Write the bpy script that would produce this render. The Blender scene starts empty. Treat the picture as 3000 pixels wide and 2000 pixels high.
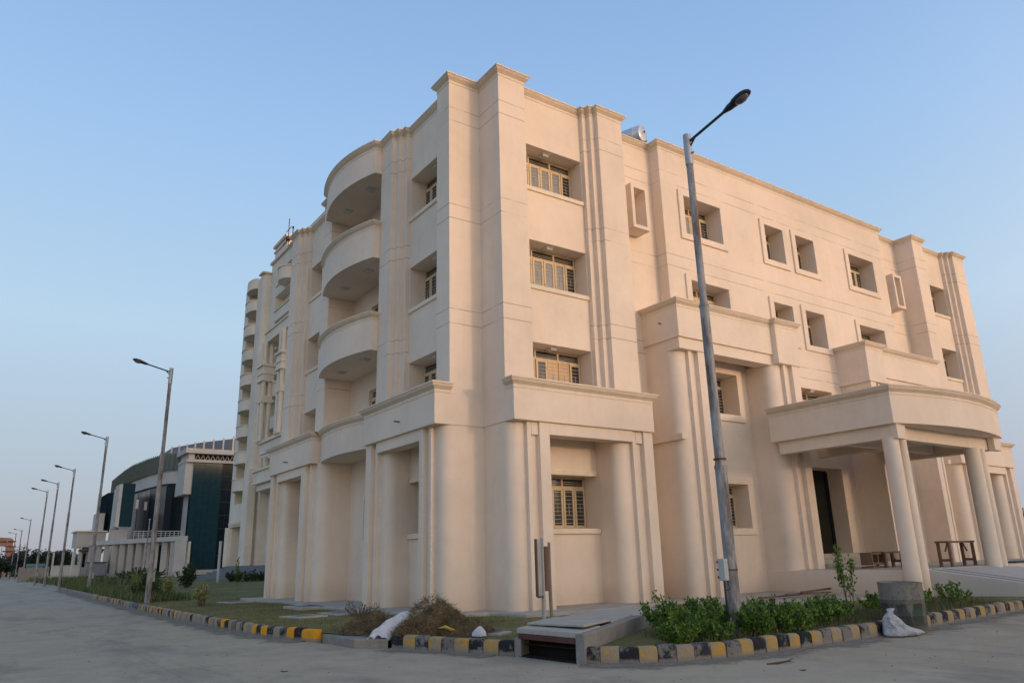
import bpy, bmesh, math, random
from mathutils import Vector, Matrix
R = math.radians
random.seed(7)
sc = bpy.context.scene
col = sc.collection

# ------------------------------------------------------------------ camera
PIT, ROL, YAW = R(16.15), R(-1.53), R(54.94)
fw = Vector((math.cos(YAW)*math.cos(PIT), math.sin(YAW)*math.cos(PIT), math.sin(PIT)))
r0 = Vector((math.sin(YAW), -math.cos(YAW), 0)); u0 = r0.cross(fw)
rr = r0*math.cos(ROL) + u0*math.sin(ROL); uu = -r0*math.sin(ROL) + u0*math.cos(ROL)
cd = bpy.data.cameras.new('camera'); cam = bpy.data.objects.new('camera', cd); col.objects.link(cam)
cam.matrix_world = Matrix(((rr.x, uu.x, -fw.x, 0), (rr.y, uu.y, -fw.y, 0), (rr.z, uu.z, -fw.z, 1.6), (0, 0, 0, 1)))
cd.sensor_width = 36; cd.lens = 36*2185/3000; cd.clip_end = 5000; cd.clip_start = 0.05
sc.camera = cam

# ------------------------------------------------------------------ world and sun
SUN_EL, SUN_AZ = R(5.5), math.atan2(-0.955, 0.30)      # azimuth as a plane angle from +X
sd = Vector((math.cos(SUN_EL)*math.cos(SUN_AZ), math.cos(SUN_EL)*math.sin(SUN_AZ), math.sin(SUN_EL)))
EXPO = 1.0; SKYGAIN = 1.0/.15/2**EXPO
w = bpy.data.worlds.new('World'); sc.world = w; w.use_nodes = True
wn = w.node_tree; wn.nodes.clear()
sky = wn.nodes.new('ShaderNodeTexSky'); sky.sky_type = 'NISHITA'; sky.sun_disc = False
sky.sun_elevation = SUN_EL; sky.sun_rotation = math.pi/2 - SUN_AZ
sky.air_density = 1.0; sky.dust_density = 1.2; sky.ozone_density = 1.5
bg = wn.nodes.new('ShaderNodeBackground'); bg.inputs['Strength'].default_value = 0.15
wo = wn.nodes.new('ShaderNodeOutputWorld')
# haze-softened evening sky: the Nishita sky blended with a pale blue to grey-lilac horizon by elevation
tcw = wn.nodes.new('ShaderNodeTexCoord'); sx = wn.nodes.new('ShaderNodeSeparateXYZ'); rp = wn.nodes.new('ShaderNodeValToRGB')
SKY = [(0.0, (.36, .385, .49)), (.10, (.42, .48, .59)), (.28, (.49, .66, .83)), (.50, (.36, .57, .88)), (.80, (.21, .37, .72))]
e_ = rp.color_ramp.elements
while len(e_) < len(SKY): e_.new(.5)
for i, (p, c) in enumerate(SKY): e_[i].position = p; e_[i].color = (*c, 1)
gn = wn.nodes.new('ShaderNodeVectorMath'); gn.operation = 'SCALE'; gn.inputs['Scale'].default_value = SKYGAIN
mxw = wn.nodes.new('ShaderNodeMix'); mxw.data_type = 'RGBA'; mxw.inputs[0].default_value = .80
wn.links.new(tcw.outputs['Generated'], sx.inputs[0]); wn.links.new(sx.outputs[2], rp.inputs[0]); wn.links.new(rp.outputs[0], gn.inputs[0])
vd = wn.nodes.new('ShaderNodeVectorMath'); vd.operation = 'DOT_PRODUCT'; vd.inputs[1].default_value = (sd.x, sd.y, 0); wn.links.new(tcw.outputs['Generated'], vd.inputs[0])
mr = wn.nodes.new('ShaderNodeMapRange'); mr.inputs[1].default_value = 0; mr.inputs[2].default_value = 1; mr.inputs[3].default_value = .90; mr.inputs[4].default_value = .25
wn.links.new(vd.outputs['Value'], mr.inputs[0]); wn.links.new(mr.outputs[0], mxw.inputs[0])
wn.links.new(sky.outputs[0], mxw.inputs[6]); wn.links.new(gn.outputs[0], mxw.inputs[7])
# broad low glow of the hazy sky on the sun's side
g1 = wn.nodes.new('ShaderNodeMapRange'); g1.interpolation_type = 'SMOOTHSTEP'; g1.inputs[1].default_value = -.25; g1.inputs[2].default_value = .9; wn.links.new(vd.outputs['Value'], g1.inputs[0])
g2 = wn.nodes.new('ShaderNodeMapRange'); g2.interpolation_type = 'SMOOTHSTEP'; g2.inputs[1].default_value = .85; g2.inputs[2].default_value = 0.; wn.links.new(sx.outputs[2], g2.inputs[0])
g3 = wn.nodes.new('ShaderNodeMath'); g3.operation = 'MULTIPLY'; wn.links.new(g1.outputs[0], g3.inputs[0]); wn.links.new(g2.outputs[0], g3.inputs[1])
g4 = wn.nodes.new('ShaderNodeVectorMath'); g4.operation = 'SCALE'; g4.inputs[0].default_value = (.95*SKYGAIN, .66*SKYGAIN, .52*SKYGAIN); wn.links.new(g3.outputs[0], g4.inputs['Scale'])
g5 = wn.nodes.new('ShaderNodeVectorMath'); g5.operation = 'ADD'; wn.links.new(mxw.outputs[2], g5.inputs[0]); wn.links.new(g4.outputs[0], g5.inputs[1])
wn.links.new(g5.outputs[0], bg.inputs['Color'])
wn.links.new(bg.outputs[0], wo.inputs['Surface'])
sl = bpy.data.lights.new('sun', 'SUN'); sl.energy = 0.35; sl.angle = R(5.0); sl.color = (1.0, 0.61, 0.49)
so = bpy.data.objects.new('sun', sl); col.objects.link(so); so.rotation_euler = sd.to_track_quat('Z', 'Y').to_euler()
sc.view_settings.view_transform = 'Standard'; sc.view_settings.look = 'None'
sc.view_settings.exposure = EXPO; sc.view_settings.gamma = 1.0

# ------------------------------------------------------------------ helpers
def tag(o, label=None, cat=None, group=None, kind=None):
    if label: o['label'] = label
    if cat: o['category'] = cat
    if group: o['group'] = group
    if kind: o['kind'] = kind
    return o
def empty(name, loc=(0, 0, 0), rz=0):
    o = bpy.data.objects.new(name, None); col.objects.link(o); o.location = loc; o.rotation_euler = (0, 0, rz)
    o.empty_display_size = 0.2
    return o
IDT = lambda x, y, z: (x, y, z)
class MB:
    def __init__(s, T=IDT):
        s.v = []; s.f = []; s.m = []; s.T = T
    def add(s, vs, fs, mi=0):
        b = len(s.v); s.v += [s.T(*p) for p in vs]
        s.f += [[i+b for i in f] for f in fs]; s.m += [mi]*len(fs)
    def box(s, x0, x1, y0, y1, z0, z1, mi=0):
        s.add([(x0, y0, z0), (x1, y0, z0), (x1, y1, z0), (x0, y1, z0), (x0, y0, z1), (x1, y0, z1), (x1, y1, z1), (x0, y1, z1)],
              [(3, 2, 1, 0), (4, 5, 6, 7), (0, 1, 5, 4), (1, 2, 6, 5), (2, 3, 7, 6), (3, 0, 4, 7)], mi)
    def prism(s, poly, z0, z1, mi=0):
        n = len(poly)
        s.add([(x, y, z0) for x, y in poly] + [(x, y, z1) for x, y in poly],
              [list(range(n))[::-1], list(range(n, 2*n))] + [(i, (i+1) % n, n+(i+1) % n, n+i) for i in range(n)], mi)
    def loft(s, rings, cap=True, closed=True, mi=0):
        n = len(rings[0]); vs = [p for r in rings for p in r]; fs = []
        for k in range(len(rings)-1):
            for i in range(n if closed else n-1):
                j = (i+1) % n
                fs.append((k*n+i, k*n+j, (k+1)*n+j, (k+1)*n+i))
        if cap: fs.append(list(range(n))[::-1]); fs.append([(len(rings)-1)*n+i for i in range(n)])
        s.add(vs, fs, mi)
    def tube(s, pts, rad, n=10, cap=True, mi=0):
        pts = [Vector(p) for p in pts]
        if not hasattr(rad, '__len__'): rad = [rad]*len(pts)
        rings = []; ref = None
        for i, p in enumerate(pts):
            d = (pts[min(i+1, len(pts)-1)] - pts[max(i-1, 0)]).normalized()
            if ref is None: ref = Vector((1, 0, 0)) if abs(d.x) < 0.8 else Vector((0, 1, 0))
            a = d.cross(ref).normalized(); b = d.cross(a).normalized(); ref = a.cross(d)*1.0
            ref = b if ref.length < 1e-6 else ref
            rings.append([tuple(p + rad[i]*(math.cos(2*math.pi*k/n)*a + math.sin(2*math.pi*k/n)*b)) for k in range(n)])
            ref = -b
        s.loft(rings, cap, True, mi)
    def sweep(s, path, prof, closed=False, mi=0):
        """prof: list of (out,z); outward = right of travel"""
        P = [Vector(p) for p in path]; n = len(P); rings = []
        def nrm(a, b):
            d = (b-a).normalized(); return Vector((d.y, -d.x))
        for i in range(n):
            if closed: n1 = nrm(P[i-1], P[i]); n2 = nrm(P[i], P[(i+1) % n])
            else:
                n1 = nrm(P[i-1], P[i]) if i > 0 else nrm(P[0], P[1]); n2 = nrm(P[i], P[i+1]) if i < n-1 else n1
            m = (n1+n2); m = m/max(m.dot(n1), 0.2) if m.length > 1e-4 else n1
            rings.append([(P[i].x+m.x*o, P[i].y+m.y*o, z) for o, z in prof])
        if closed: rings.append(rings[0])
        s.loft(rings, not closed, True, mi)
    def grid(s, us, zs, holes, v0, v1, mi=0):
        """wall sheet: local x=u, y=v (v0 front, v1 back); holes are (u0,u1,z0,z1)"""
        us = sorted(set(round(a, 4) for a in us + [h[0] for h in holes] + [h[1] for h in holes]))
        zs = sorted(set(round(a, 4) for a in zs + [h[2] for h in holes] + [h[3] for h in holes]))
        nu, nz = len(us)-1, len(zs)-1
        def solid(i, j):
            if i < 0 or j < 0 or i >= nu or j >= nz: return False
            cu = (us[i]+us[i+1])/2; cz = (zs[j]+zs[j+1])/2
            return not any(h[0] < cu < h[1] and h[2] < cz < h[3] for h in holes)
        idx = {}; vs = []; fs = []
        def V(i, j, k):
            if (i, j, k) not in idx:
                idx[(i, j, k)] = len(vs); vs.append((us[i], v1 if k else v0, zs[j]))
            return idx[(i, j, k)]
        for i in range(nu):
            for j in range(nz):
                if not solid(i, j): continue
                fs.append((V(i, j, 0), V(i+1, j, 0), V(i+1, j+1, 0), V(i, j+1, 0)))
                fs.append((V(i, j, 1), V(i, j+1, 1), V(i+1, j+1, 1), V(i+1, j, 1)))
                if not solid(i-1, j): fs.append((V(i, j, 0), V(i, j+1, 0), V(i, j+1, 1), V(i, j, 1)))
                if not solid(i+1, j): fs.append((V(i+1, j, 0), V(i+1, j, 1), V(i+1, j+1, 1), V(i+1, j+1, 0)))
                if not solid(i, j-1): fs.append((V(i, j, 0), V(i, j, 1), V(i+1, j, 1), V(i+1, j, 0)))
                if not solid(i, j+1): fs.append((V(i, j+1, 0), V(i+1, j+1, 0), V(i+1, j+1, 1), V(i, j+1, 1)))
        s.add(vs, fs, mi)
    def data(s, name, mats, smooth=None, recalc=True):
        me = bpy.data.meshes.new(name); me.from_pydata(s.v, [], s.f)
        for m in (mats if isinstance(mats, (list, tuple)) else [mats]): me.materials.append(m)
        me.polygons.foreach_set('material_index', s.m)
        if recalc:
            bm = bmesh.new(); bm.from_mesh(me); bmesh.ops.recalc_face_normals(bm, faces=bm.faces); bm.to_mesh(me); bm.free()
        if smooth is not None:
            me.polygons.foreach_set('use_smooth', [True]*len(me.polygons))
            me.set_sharp_from_angle(angle=R(smooth))
        me.update(); return me
    def build(s, name, mats, parent=None, smooth=None, recalc=True, bevel=0):
        o = bpy.data.objects.new(name, s.data(name, mats, smooth, recalc)); col.objects.link(o); o.parent = parent
        if bevel:
            b = o.modifiers.new('bevel', 'BEVEL'); b.width = bevel; b.segments = 2; b.limit_method = 'ANGLE'; b.angle_limit = R(40)
        return o
def copy_tree(o, parent=None):
    c = o.copy(); col.objects.link(c); c.parent = parent
    for ch in o.children: copy_tree(ch, c)
    return c
def arc(cx, cy, r, a0, a1, n=6):
    return [(cx+r*math.cos(R(a0+(a1-a0)*i/n)), cy+r*math.sin(R(a0+(a1-a0)*i/n))) for i in range(n+1)]

# ------------------------------------------------------------------ materials
class NT:
    def __init__(s, name):
        s.m = bpy.data.materials.new(name); s.m.use_nodes = True; s.t = s.m.node_tree
        s.p = s.t.nodes['Principled BSDF']; s.tc = s.t.nodes.new('ShaderNodeTexCoord')
        s.co = s.tc.outputs['Object']
    def n(s, ty, **kw):
        x = s.t.nodes.new(ty)
        for k, v in kw.items():
            if k in x.inputs: x.inputs[k].default_value = v
            else: setattr(x, k, v)
        return x
    def l(s, a, b): s.t.links.new(a, b)
    def noise(s, scale, detail=5, rough=.6, co=None, sx=None):
        x = s.n('ShaderNodeTexNoise'); x.inputs['Scale'].default_value = scale; x.inputs['Detail'].default_value = detail; x.inputs['Roughness'].default_value = rough
        c = co or s.co
        if sx:
            mp = s.n('ShaderNodeMapping'); mp.inputs['Scale'].default_value = sx; s.l(c, mp.inputs[0]); c = mp.outputs[0]
        s.l(c, x.inputs['Vector']); return x.outputs['Fac']
    def ramp(s, fac, stops):
        x = s.n('ShaderNodeValToRGB'); e = x.color_ramp.elements
        while len(e) < len(stops): e.new(.5)
        for i, (p, c) in enumerate(stops): e[i].position = p; e[i].color = (*c, 1) if hasattr(c, '__len__') else (c, c, c, 1)
        s.l(fac, x.inputs[0]); return x.outputs[0]
    def mix(s, fac, a, b, mode='MIX'):
        x = s.n('ShaderNodeMix'); x.data_type = 'RGBA'; x.blend_type = mode
        for i, v in ((0, fac), (6, a), (7, b)):
            if hasattr(v, 'is_output'): s.l(v, x.inputs[i])
            else: x.inputs[i].default_value = v if i == 0 else ((*v, 1) if len(v) == 3 else v)
        return x.outputs[2]
    def math(s, op, a, b=0.0, c=None):
        x = s.n('ShaderNodeMath'); x.operation = op
        for i, v in enumerate((a, b, c)):
            if v is None: continue
            if hasattr(v, 'is_output'): s.l(v, x.inputs[i])
            else: x.inputs[i].default_value = v
        return x.outputs[0]
    def sep(s):
        x = s.n('ShaderNodeSeparateXYZ'); s.l(s.co, x.inputs[0]); return x.outputs
    def bump(s, h, st=.3, dist=.02):
        x = s.n('ShaderNodeBump'); x.inputs['Strength'].default_value = st; x.inputs['Distance'].default_value = dist
        s.l(h, x.inputs['Height']); s.l(x.outputs[0], s.p.inputs['Normal'])
    def done(s, color, rough=.8, metal=0, spec=.3):
        if hasattr(color, 'is_output'): s.l(color, s.p.inputs['Base Color'])
        else: s.p.inputs['Base Color'].default_value = (*color, 1)
        if hasattr(rough, 'is_output'): s.l(rough, s.p.inputs['Roughness'])
        else: s.p.inputs['Roughness'].default_value = rough
        s.p.inputs['Metallic'].default_value = metal; s.p.inputs['Specular IOR Level'].default_value = spec
        return s.m

def plaster(name, base, scored=False, streak=.45, world=False):
    t = NT(name)
    if True:
        g = t.n('ShaderNodeNewGeometry'); t.co = g.outputs['Position']
    a = t.noise(.35, 4, .55); b = t.noise(3.0, 6, .65); c = t.noise(1.0, 4, .6, sx=(5, 5, .35))
    lo = tuple(x*.86 for x in base); hi = tuple(min(1, x*1.06) for x in base)
    cx = t.ramp(a, [(.3, lo), (.62, hi)])
    cx = t.mix(.30, cx, t.ramp(b, [(.25, tuple(x*.84 for x in base)), (.7, hi)]))
    cx = t.mix(t.math('MULTIPLY', t.ramp(c, [(.52, 0.), (.75, .30)]), streak), cx, tuple(x*q for x, q in zip(base, (.70, .66, .62))))
    z = t.sep()[2]
    # damp, dusty band near the ground with a ragged top
    zz = t.math('ADD', z, t.math('MULTIPLY', b, -.9))
    cx = t.mix(t.ramp(t.math('MULTIPLY', zz, 1.0), [(.0, .45), (.55, 0.)]), cx, tuple(x*q for x, q in zip(base, (.72, .66, .6))))
    h = t.noise(60, 4, .6)
    if scored:
        # pairs of hairline joints cut in the render at each floor
        w_ = t.math('MULTIPLY', t.math('ADD', t.noise(.8, 3, .5), -.5), .05)
        q = t.math('FRACT', t.math('DIVIDE', t.math('ADD', t.math('ADD', z, w_), -8.15+33.6), 3.36))
        l1 = t.math('LESS_THAN', t.math('ABSOLUTE', t.math('ADD', q, -.02)), .0032)
        l2 = t.math('LESS_THAN', t.math('ABSOLUTE', t.math('ADD', q, -.155)), .0032)
        ln = t.math('MULTIPLY', t.math('ADD', l1, l2), t.math('MULTIPLY', t.math('LESS_THAN', z, 15.9), t.math('GREATER_THAN', z, 7.2)))
        br = t.ramp(t.noise(.9, 3, .6), [(.40, .15), (.52, .85)])
        cx = t.mix(t.math('MULTIPLY', ln, br), cx, tuple(x*.35 for x in base))
    t.bump(h, .25, .006)
    return t.done(cx, .88, 0, .2)
CREAM = (.787, .661, .532)
M = {}
M['plaster'] = plaster('cream plaster', CREAM)
M['scored'] = plaster('cream scored plaster', CREAM, True)
M['trim'] = plaster('cream trim', (.73, .61, .475), streak=1.0)
M['sill'] = plaster('sill plaster', (.78, .665, .51))
M['tower'] = plaster('tower plaster', (.74, .66, .54))
M['white_pl'] = plaster('off white plaster', (.50, .475, .43))
def wood(name, a, b, sc_=(1, 1, .08), rough=.6):
    t = NT(name); f = t.noise(9, 5, .6, sx=sc_); f2 = t.noise(1.5, 3, .5)
    c = t.mix(t.ramp(f2, [(.35, 0.), (.7, .5)]), t.ramp(f, [(.3, a), (.7, b)]), tuple(x*.7 for x in a))
    t.bump(f, .2, .003); return t.done(c, rough)
M['frame'] = wood('window wood', (.62, .47, .28), (.74, .59, .38))
M['shutter'] = wood('shutter board', (.60, .42, .24), (.70, .50, .30))
M['old_wood'] = wood('weathered wood', (.13, .075, .05), (.24, .14, .09), rough=.8)
M['grey_wood'] = wood('grey painted board', (.30, .30, .29), (.50, .49, .46), rough=.8)
M['bare_pole'] = wood('bare pole', (.20, .15, .10), (.38, .30, .22), (1, 1, .2), .85)
def glass(name, col_, rough, spec=.6, nz=0):
    t = NT(name); a = t.noise(1.2, 3, .5)
    c = t.ramp(a, [(.3, tuple(x*.85 for x in col_)), (.7, tuple(x*1.15 for x in col_))])
    if nz: t.bump(t.noise(nz, 2, .5), .08, .05)
    return t.done(c, rough, 0, spec)
M['pane'] = glass('dark pane', (.045, .042, .04), .12)
M['pane_pale'] = glass('frosted pane', (.26, .26, .25), .25)
M['door_dark'] = glass('dark door glass', (.012, .016, .012), .25, .3)
M['grille'] = NT('grille paint').done((.42, .38, .33), .5, .2)
def metal(name, a, b, rough=.45, met=.6, scale=3, rust=.0):
    t = NT(name); f = t.noise(scale, 5, .65, sx=(3, 3, .6)); c = t.ramp(f, [(.3, a), (.68, b)])
    if rust:
        g = t.noise(2.2, 6, .7, sx=(2.5, 2.5, .5)); c = t.mix(t.ramp(g, [(.52-rust, .0), (.62, .85)]), c, (.105, .06, .045))
    t.bump(f, .1, .002); return t.done(c, rough, met)
M['pole'] = metal('galvanised pole', (.19, .185, .18), (.40, .39, .375), .6, .15, rust=.06)
M['pole_top'] = metal('grey sleeve', (.30, .31, .32), (.42, .42, .43))
M['dark_metal'] = metal('dark lamp metal', (.035, .04, .05), (.06, .065, .075), .4, .5)
M['lens'] = NT('lamp lens').done((.10, .10, .11), .15, 0, .6)
M['box_paint'] = metal('pale box paint', (.40, .41, .38), (.50, .50, .46), .5, .1)
M['steel_white'] = metal('white tank', (.55, .54, .52), (.68, .67, .65), .35, .5)
M['rail'] = metal('grey rail', (.42, .42, .44), (.52, .52, .54))
M['rusty'] = metal('rusty steel', (.10, .05, .035), (.17, .09, .06), .8, .2)
def ground_mat():
    t = NT('dry ground'); a = t.noise(.15, 5); b = t.noise(4, 6, .7)
    c = t.mix(.5, t.ramp(a, [(.35, (.13, .115, .085)), (.65, (.20, .18, .145))]), t.ramp(b, [(.3, (.10, .09, .06)), (.7, (.24, .21, .17))]))
    t.bump(b, .4, .05); return t.done(c, .95)
def road_mat():
    t = NT('worn concrete road'); a = t.noise(.12, 5, .6); b = t.noise(1.1, 7, .68); c3 = t.noise(28, 4, .7); d = t.noise(.5, 4, .6, sx=(.35, 2.5, 1))
    c = t.ramp(a, [(.3, (.35, .285, .190)), (.7, (.46, .377, .262))])
    c = t.mix(.45, c, t.ramp(b, [(.28, (.265, .215, .142)), (.72, (.53, .44, .31))]))
    c = t.mix(t.ramp(d, [(.5, 0.), (.75, .35)]), c, (.36, .325, .275))
    c = t.mix(t.ramp(c3, [(.58, 0.), (.70, .5)]), c, (.11, .095, .08))
    sp = t.noise(9, 6, .75); c = t.mix(t.ramp(sp, [(.50, 0.), (.68, .5)]), c, (.42, .38, .31)); st = t.noise(.35, 6, .7, sx=(1.4, .5, 1)); c = t.mix(t.ramp(st, [(.50, 0.), (.64, .5)]), c, (.15, .135, .115))
    # cast joints
    s_ = t.sep(); fx = t.math('FRACT', t.math('DIVIDE', t.math('ADD', s_[0], 100.7), 4.5)); fy = t.math('FRACT', t.math('DIVIDE', t.math('ADD', s_[1], 101.1), 5.0))
    j = t.math('MAXIMUM', t.math('LESS_THAN', fx, .0022), t.math('LESS_THAN', fy, .002))
    c = t.mix(t.math('MULTIPLY', j, .55), c, (.10, .09, .08))
    t.bump(t.math('ADD', c3, t.math('MULTIPLY', b, 2.0)), .6, .02)
    return t.done(c, .9, 0, .25)
def lawn_mat():
    t = NT('dry lawn'); a = t.noise(.35, 5, .65); b = t.noise(6, 6, .7); c3 = t.noise(40, 3, .7)
    c = t.ramp(a, [(.30, (.11, .12, .035)), (.5, (.20, .175, .07)), (.68, (.34, .28, .15))])
    c = t.mix(.5, c, t.ramp(b, [(.3, (.07, .085, .025)), (.7, (.21, .185, .085))]))
    t.bump(t.math('ADD', b, c3), .6, .05); return t.done(c, .95, 0, .1)
def conc(name, a, b, dirt=.5):
    t = NT(name); f = t.noise(2.5, 7, .7); g = t.noise(25, 4, .7); c = t.ramp(f, [(.28, a), (.7, b)])
    c = t.mix(t.ramp(g, [(.5, 0.), (.75, dirt)]), c, tuple(x*.5 for x in a)); t.bump(t.math('ADD', f, g), .4, .01); return t.done(c, .92, 0, .2)
M['ground'] = ground_mat(); M['road'] = road_mat(); M['lawn'] = lawn_mat()
M['concrete'] = conc('old concrete', (.20, .18, .155), (.33, .30, .265))
M['paver'] = conc('pale slab', (.34, .305, .25), (.47, .43, .36), .3)
M['slate'] = conc('dark slate step', (.045, .05, .055), (.085, .09, .095), .3)
M['grey_step'] = conc('grey steps', (.14, .15, .16), (.22, .23, .24), .3)
M['maroon'] = conc('maroon edge', (.075, .035, .035), (.13, .055, .05))
M['black_in'] = NT('dark drain inside').done((.012, .011, .01), .95)
def kerb_paint(name, paint, chip, amt):
    t = NT(name); f = t.noise(7, 7, .75); g = t.noise(2.3, 4, .6); h = t.noise(30, 4, .7)
    s_ = t.math('ADD', f, t.math('MULTIPLY', t.math('ADD', g, -.5), .9))
    c = t.mix(t.ramp(s_, [(amt-.05, 0.), (amt+.05, 1.)]), paint, t.ramp(h, [(.3, tuple(x*.7 for x in chip)), (.7, chip)]))
    z = t.sep()[2]
    c = t.mix(t.ramp(t.math('ADD', z, t.math('MULTIPLY', f, -.10)), [(0.0, .8), (.035, 0.)]), c, (.24, .215, .18))
    t.bump(t.math('ADD', f, h), .5, .012); return t.done(c, .85, 0, .2)
M['k_yellow'] = kerb_paint('kerb yellow', (.46, .27, .055), (.37, .29, .19), .49)
M['k_yellow2'] = kerb_paint('kerb faded yellow', (.42, .27, .09), (.35, .28, .20), .46)
M['k_bright'] = kerb_paint('kerb bright yellow', (.68, .30, .015), (.46, .33, .15), .66)
M['k_black'] = kerb_paint('kerb black', (.022, .022, .025), (.20, .18, .16), .56)
M['k_black2'] = kerb_paint('kerb faded black', (.035, .036, .042), (.22, .20, .175), .48)
M['k_grey'] = kerb_paint('kerb worn grey', (.21, .19, .165), (.29, .265, .225), .5)
def leafm(name, a, b, tr=.15):
    t = NT(name); oi = t.n('ShaderNodeObjectInfo'); f = t.noise(3.5, 3, .6); g = t.noise(45, 2, .5)
    c = t.ramp(t.math('ADD', t.math('MULTIPLY', f, .6), t.math('MULTIPLY', g, .4)), [(.36, a), (.62, b)])
    t.p.inputs['Subsurface Weight'].default_value = 0
    m = t.done(c, .55, 0, .35)
    tl = t.n('ShaderNodeBsdfTranslucent'); t.l(c, tl.inputs[0]); mx = t.n('ShaderNodeMixShader'); mx.inputs[0].default_value = tr
    t.l(t.p.outputs[0], mx.inputs[1]); t.l(tl.outputs[0], mx.inputs[2]); t.l(mx.outputs[0], t.t.nodes['Material Output'].inputs[0]); return m
M['leaf'] = leafm('hedge leaf', (.05, .12, .014), (.19, .30, .04), .25)
M['leaf_dark'] = leafm('dark leaf', (.020, .045, .013), (.05, .09, .025))
M['leaf_yel'] = leafm('croton leaf', (.16, .17, .05), (.42, .36, .15))
M['leaf_far'] = leafm('far leaf', (.020, .030, .016), (.050, .065, .032))
M['grass'] = leafm('lawn grass', (.10, .125, .035), (.30, .26, .11))
M['grass_tall'] = leafm('verge grass', (.03, .065, .014), (.085, .13, .03))
M['straw'] = leafm('cut grass', (.10, .072, .035), (.26, .19, .095), .05)
M['straw_g'] = leafm('cut grass green', (.055, .060, .028), (.13, .12, .055), .05)
M['stem'] = NT('stem').done((.09, .06, .035), .9)
M['bark'] = NT('bark').done((.07, .055, .045), .95)
M['sack'] = NT('sack'); _t = M['sack']; _f = _t.noise(5, 5, .6); _t.bump(_t.math('ADD', _t.noise(14, 5, .6), _t.noise(5, 4, .6)), 1.0, .05)
_g = _t.noise(3.2, 5, .75, sx=(1, 1, 2.5)); M['sack'] = _t.done(_t.mix(_t.ramp(_g, [(.55, 0.), (.62, .6)]), _t.ramp(_f, [(.3, (.36, .36, .37)), (.7, (.56, .555, .55))]), (.17, .18, .22)), .7)
_t = NT('sheet'); _f = _t.noise(6, 5, .6); _t.bump(_t.noise(12, 6, .7), 1.0, .04); M['sheet'] = _t.done(_t.ramp(_f, [(.3, (.50, .50, .51)), (.7, (.70, .69, .68))]), .6)
def bandmat():
    t = NT('painted drum'); z = t.sep()[2]; f = t.noise(5, 6, .7); g = t.noise(2, 5, .6, sx=(3, 3, .8))
    e = t.math('ADD', z, t.math('MULTIPLY', t.math('ADD', f, -.5), .06))
    c = t.ramp(e, [(.0, (.20, .18, .15)), (.10, (.15, .13, .105)), (.16, (.07, .082, .062)), (.53, (.042, .058, .045)), (.55, (.15, .14, .12)), (.9, (.22, .205, .18))])
    c = t.mix(t.ramp(g, [(.50, 0.), (.64, .8)]), c, (.22, .20, .165)); h_ = t.noise(14, 6, .75); c = t.mix(t.ramp(h_, [(.52, 0.), (.66, .7)]), c, (.07, .055, .042)); t.bump(t.math('ADD', f, h_), .6, .015)
    return t.done(c, .85)
M['drum'] = bandmat()
M['glassblue'] = glass('teal curtain glass', (.008, .034, .043), .12, .3, .6)
M['glassblue2'] = glass('dark curtain glass', (.006, .014, .020), .22, .12, .4)
M['glassbrown'] = glass('bronze curtain glass', (.030, .022, .022), .2, .2, .4)
M['dark_panel'] = NT('dark matte panel'); M['dark_panel'] = M['dark_panel'].done(M['dark_panel'].ramp(M['dark_panel'].noise(.8, 3), [(.3, (.010, .022, .030)), (.7, (.020, .040, .050))]), .6, 0, .0)
M['roofgreen'] = metal('green roof sheet', (.10, .125, .105), (.155, .18, .15), .7, .0)
M['roofgrey'] = metal('grey roof sheet', (.17, .185, .21), (.23, .245, .27), .7, .0)
M['pinkstone'] = conc('red sandstone', (.34, .17, .12), (.46, .25, .18), .2)
M['yellow_leaf'] = NT('banana peel').done((.5, .33, .06), .7)
M['teal_paint'] = NT('teal paint').done((.08, .22, .24), .6)
M['light_fix'] = NT('ceiling fitting').done((.55, .53, .50), .4)

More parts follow.
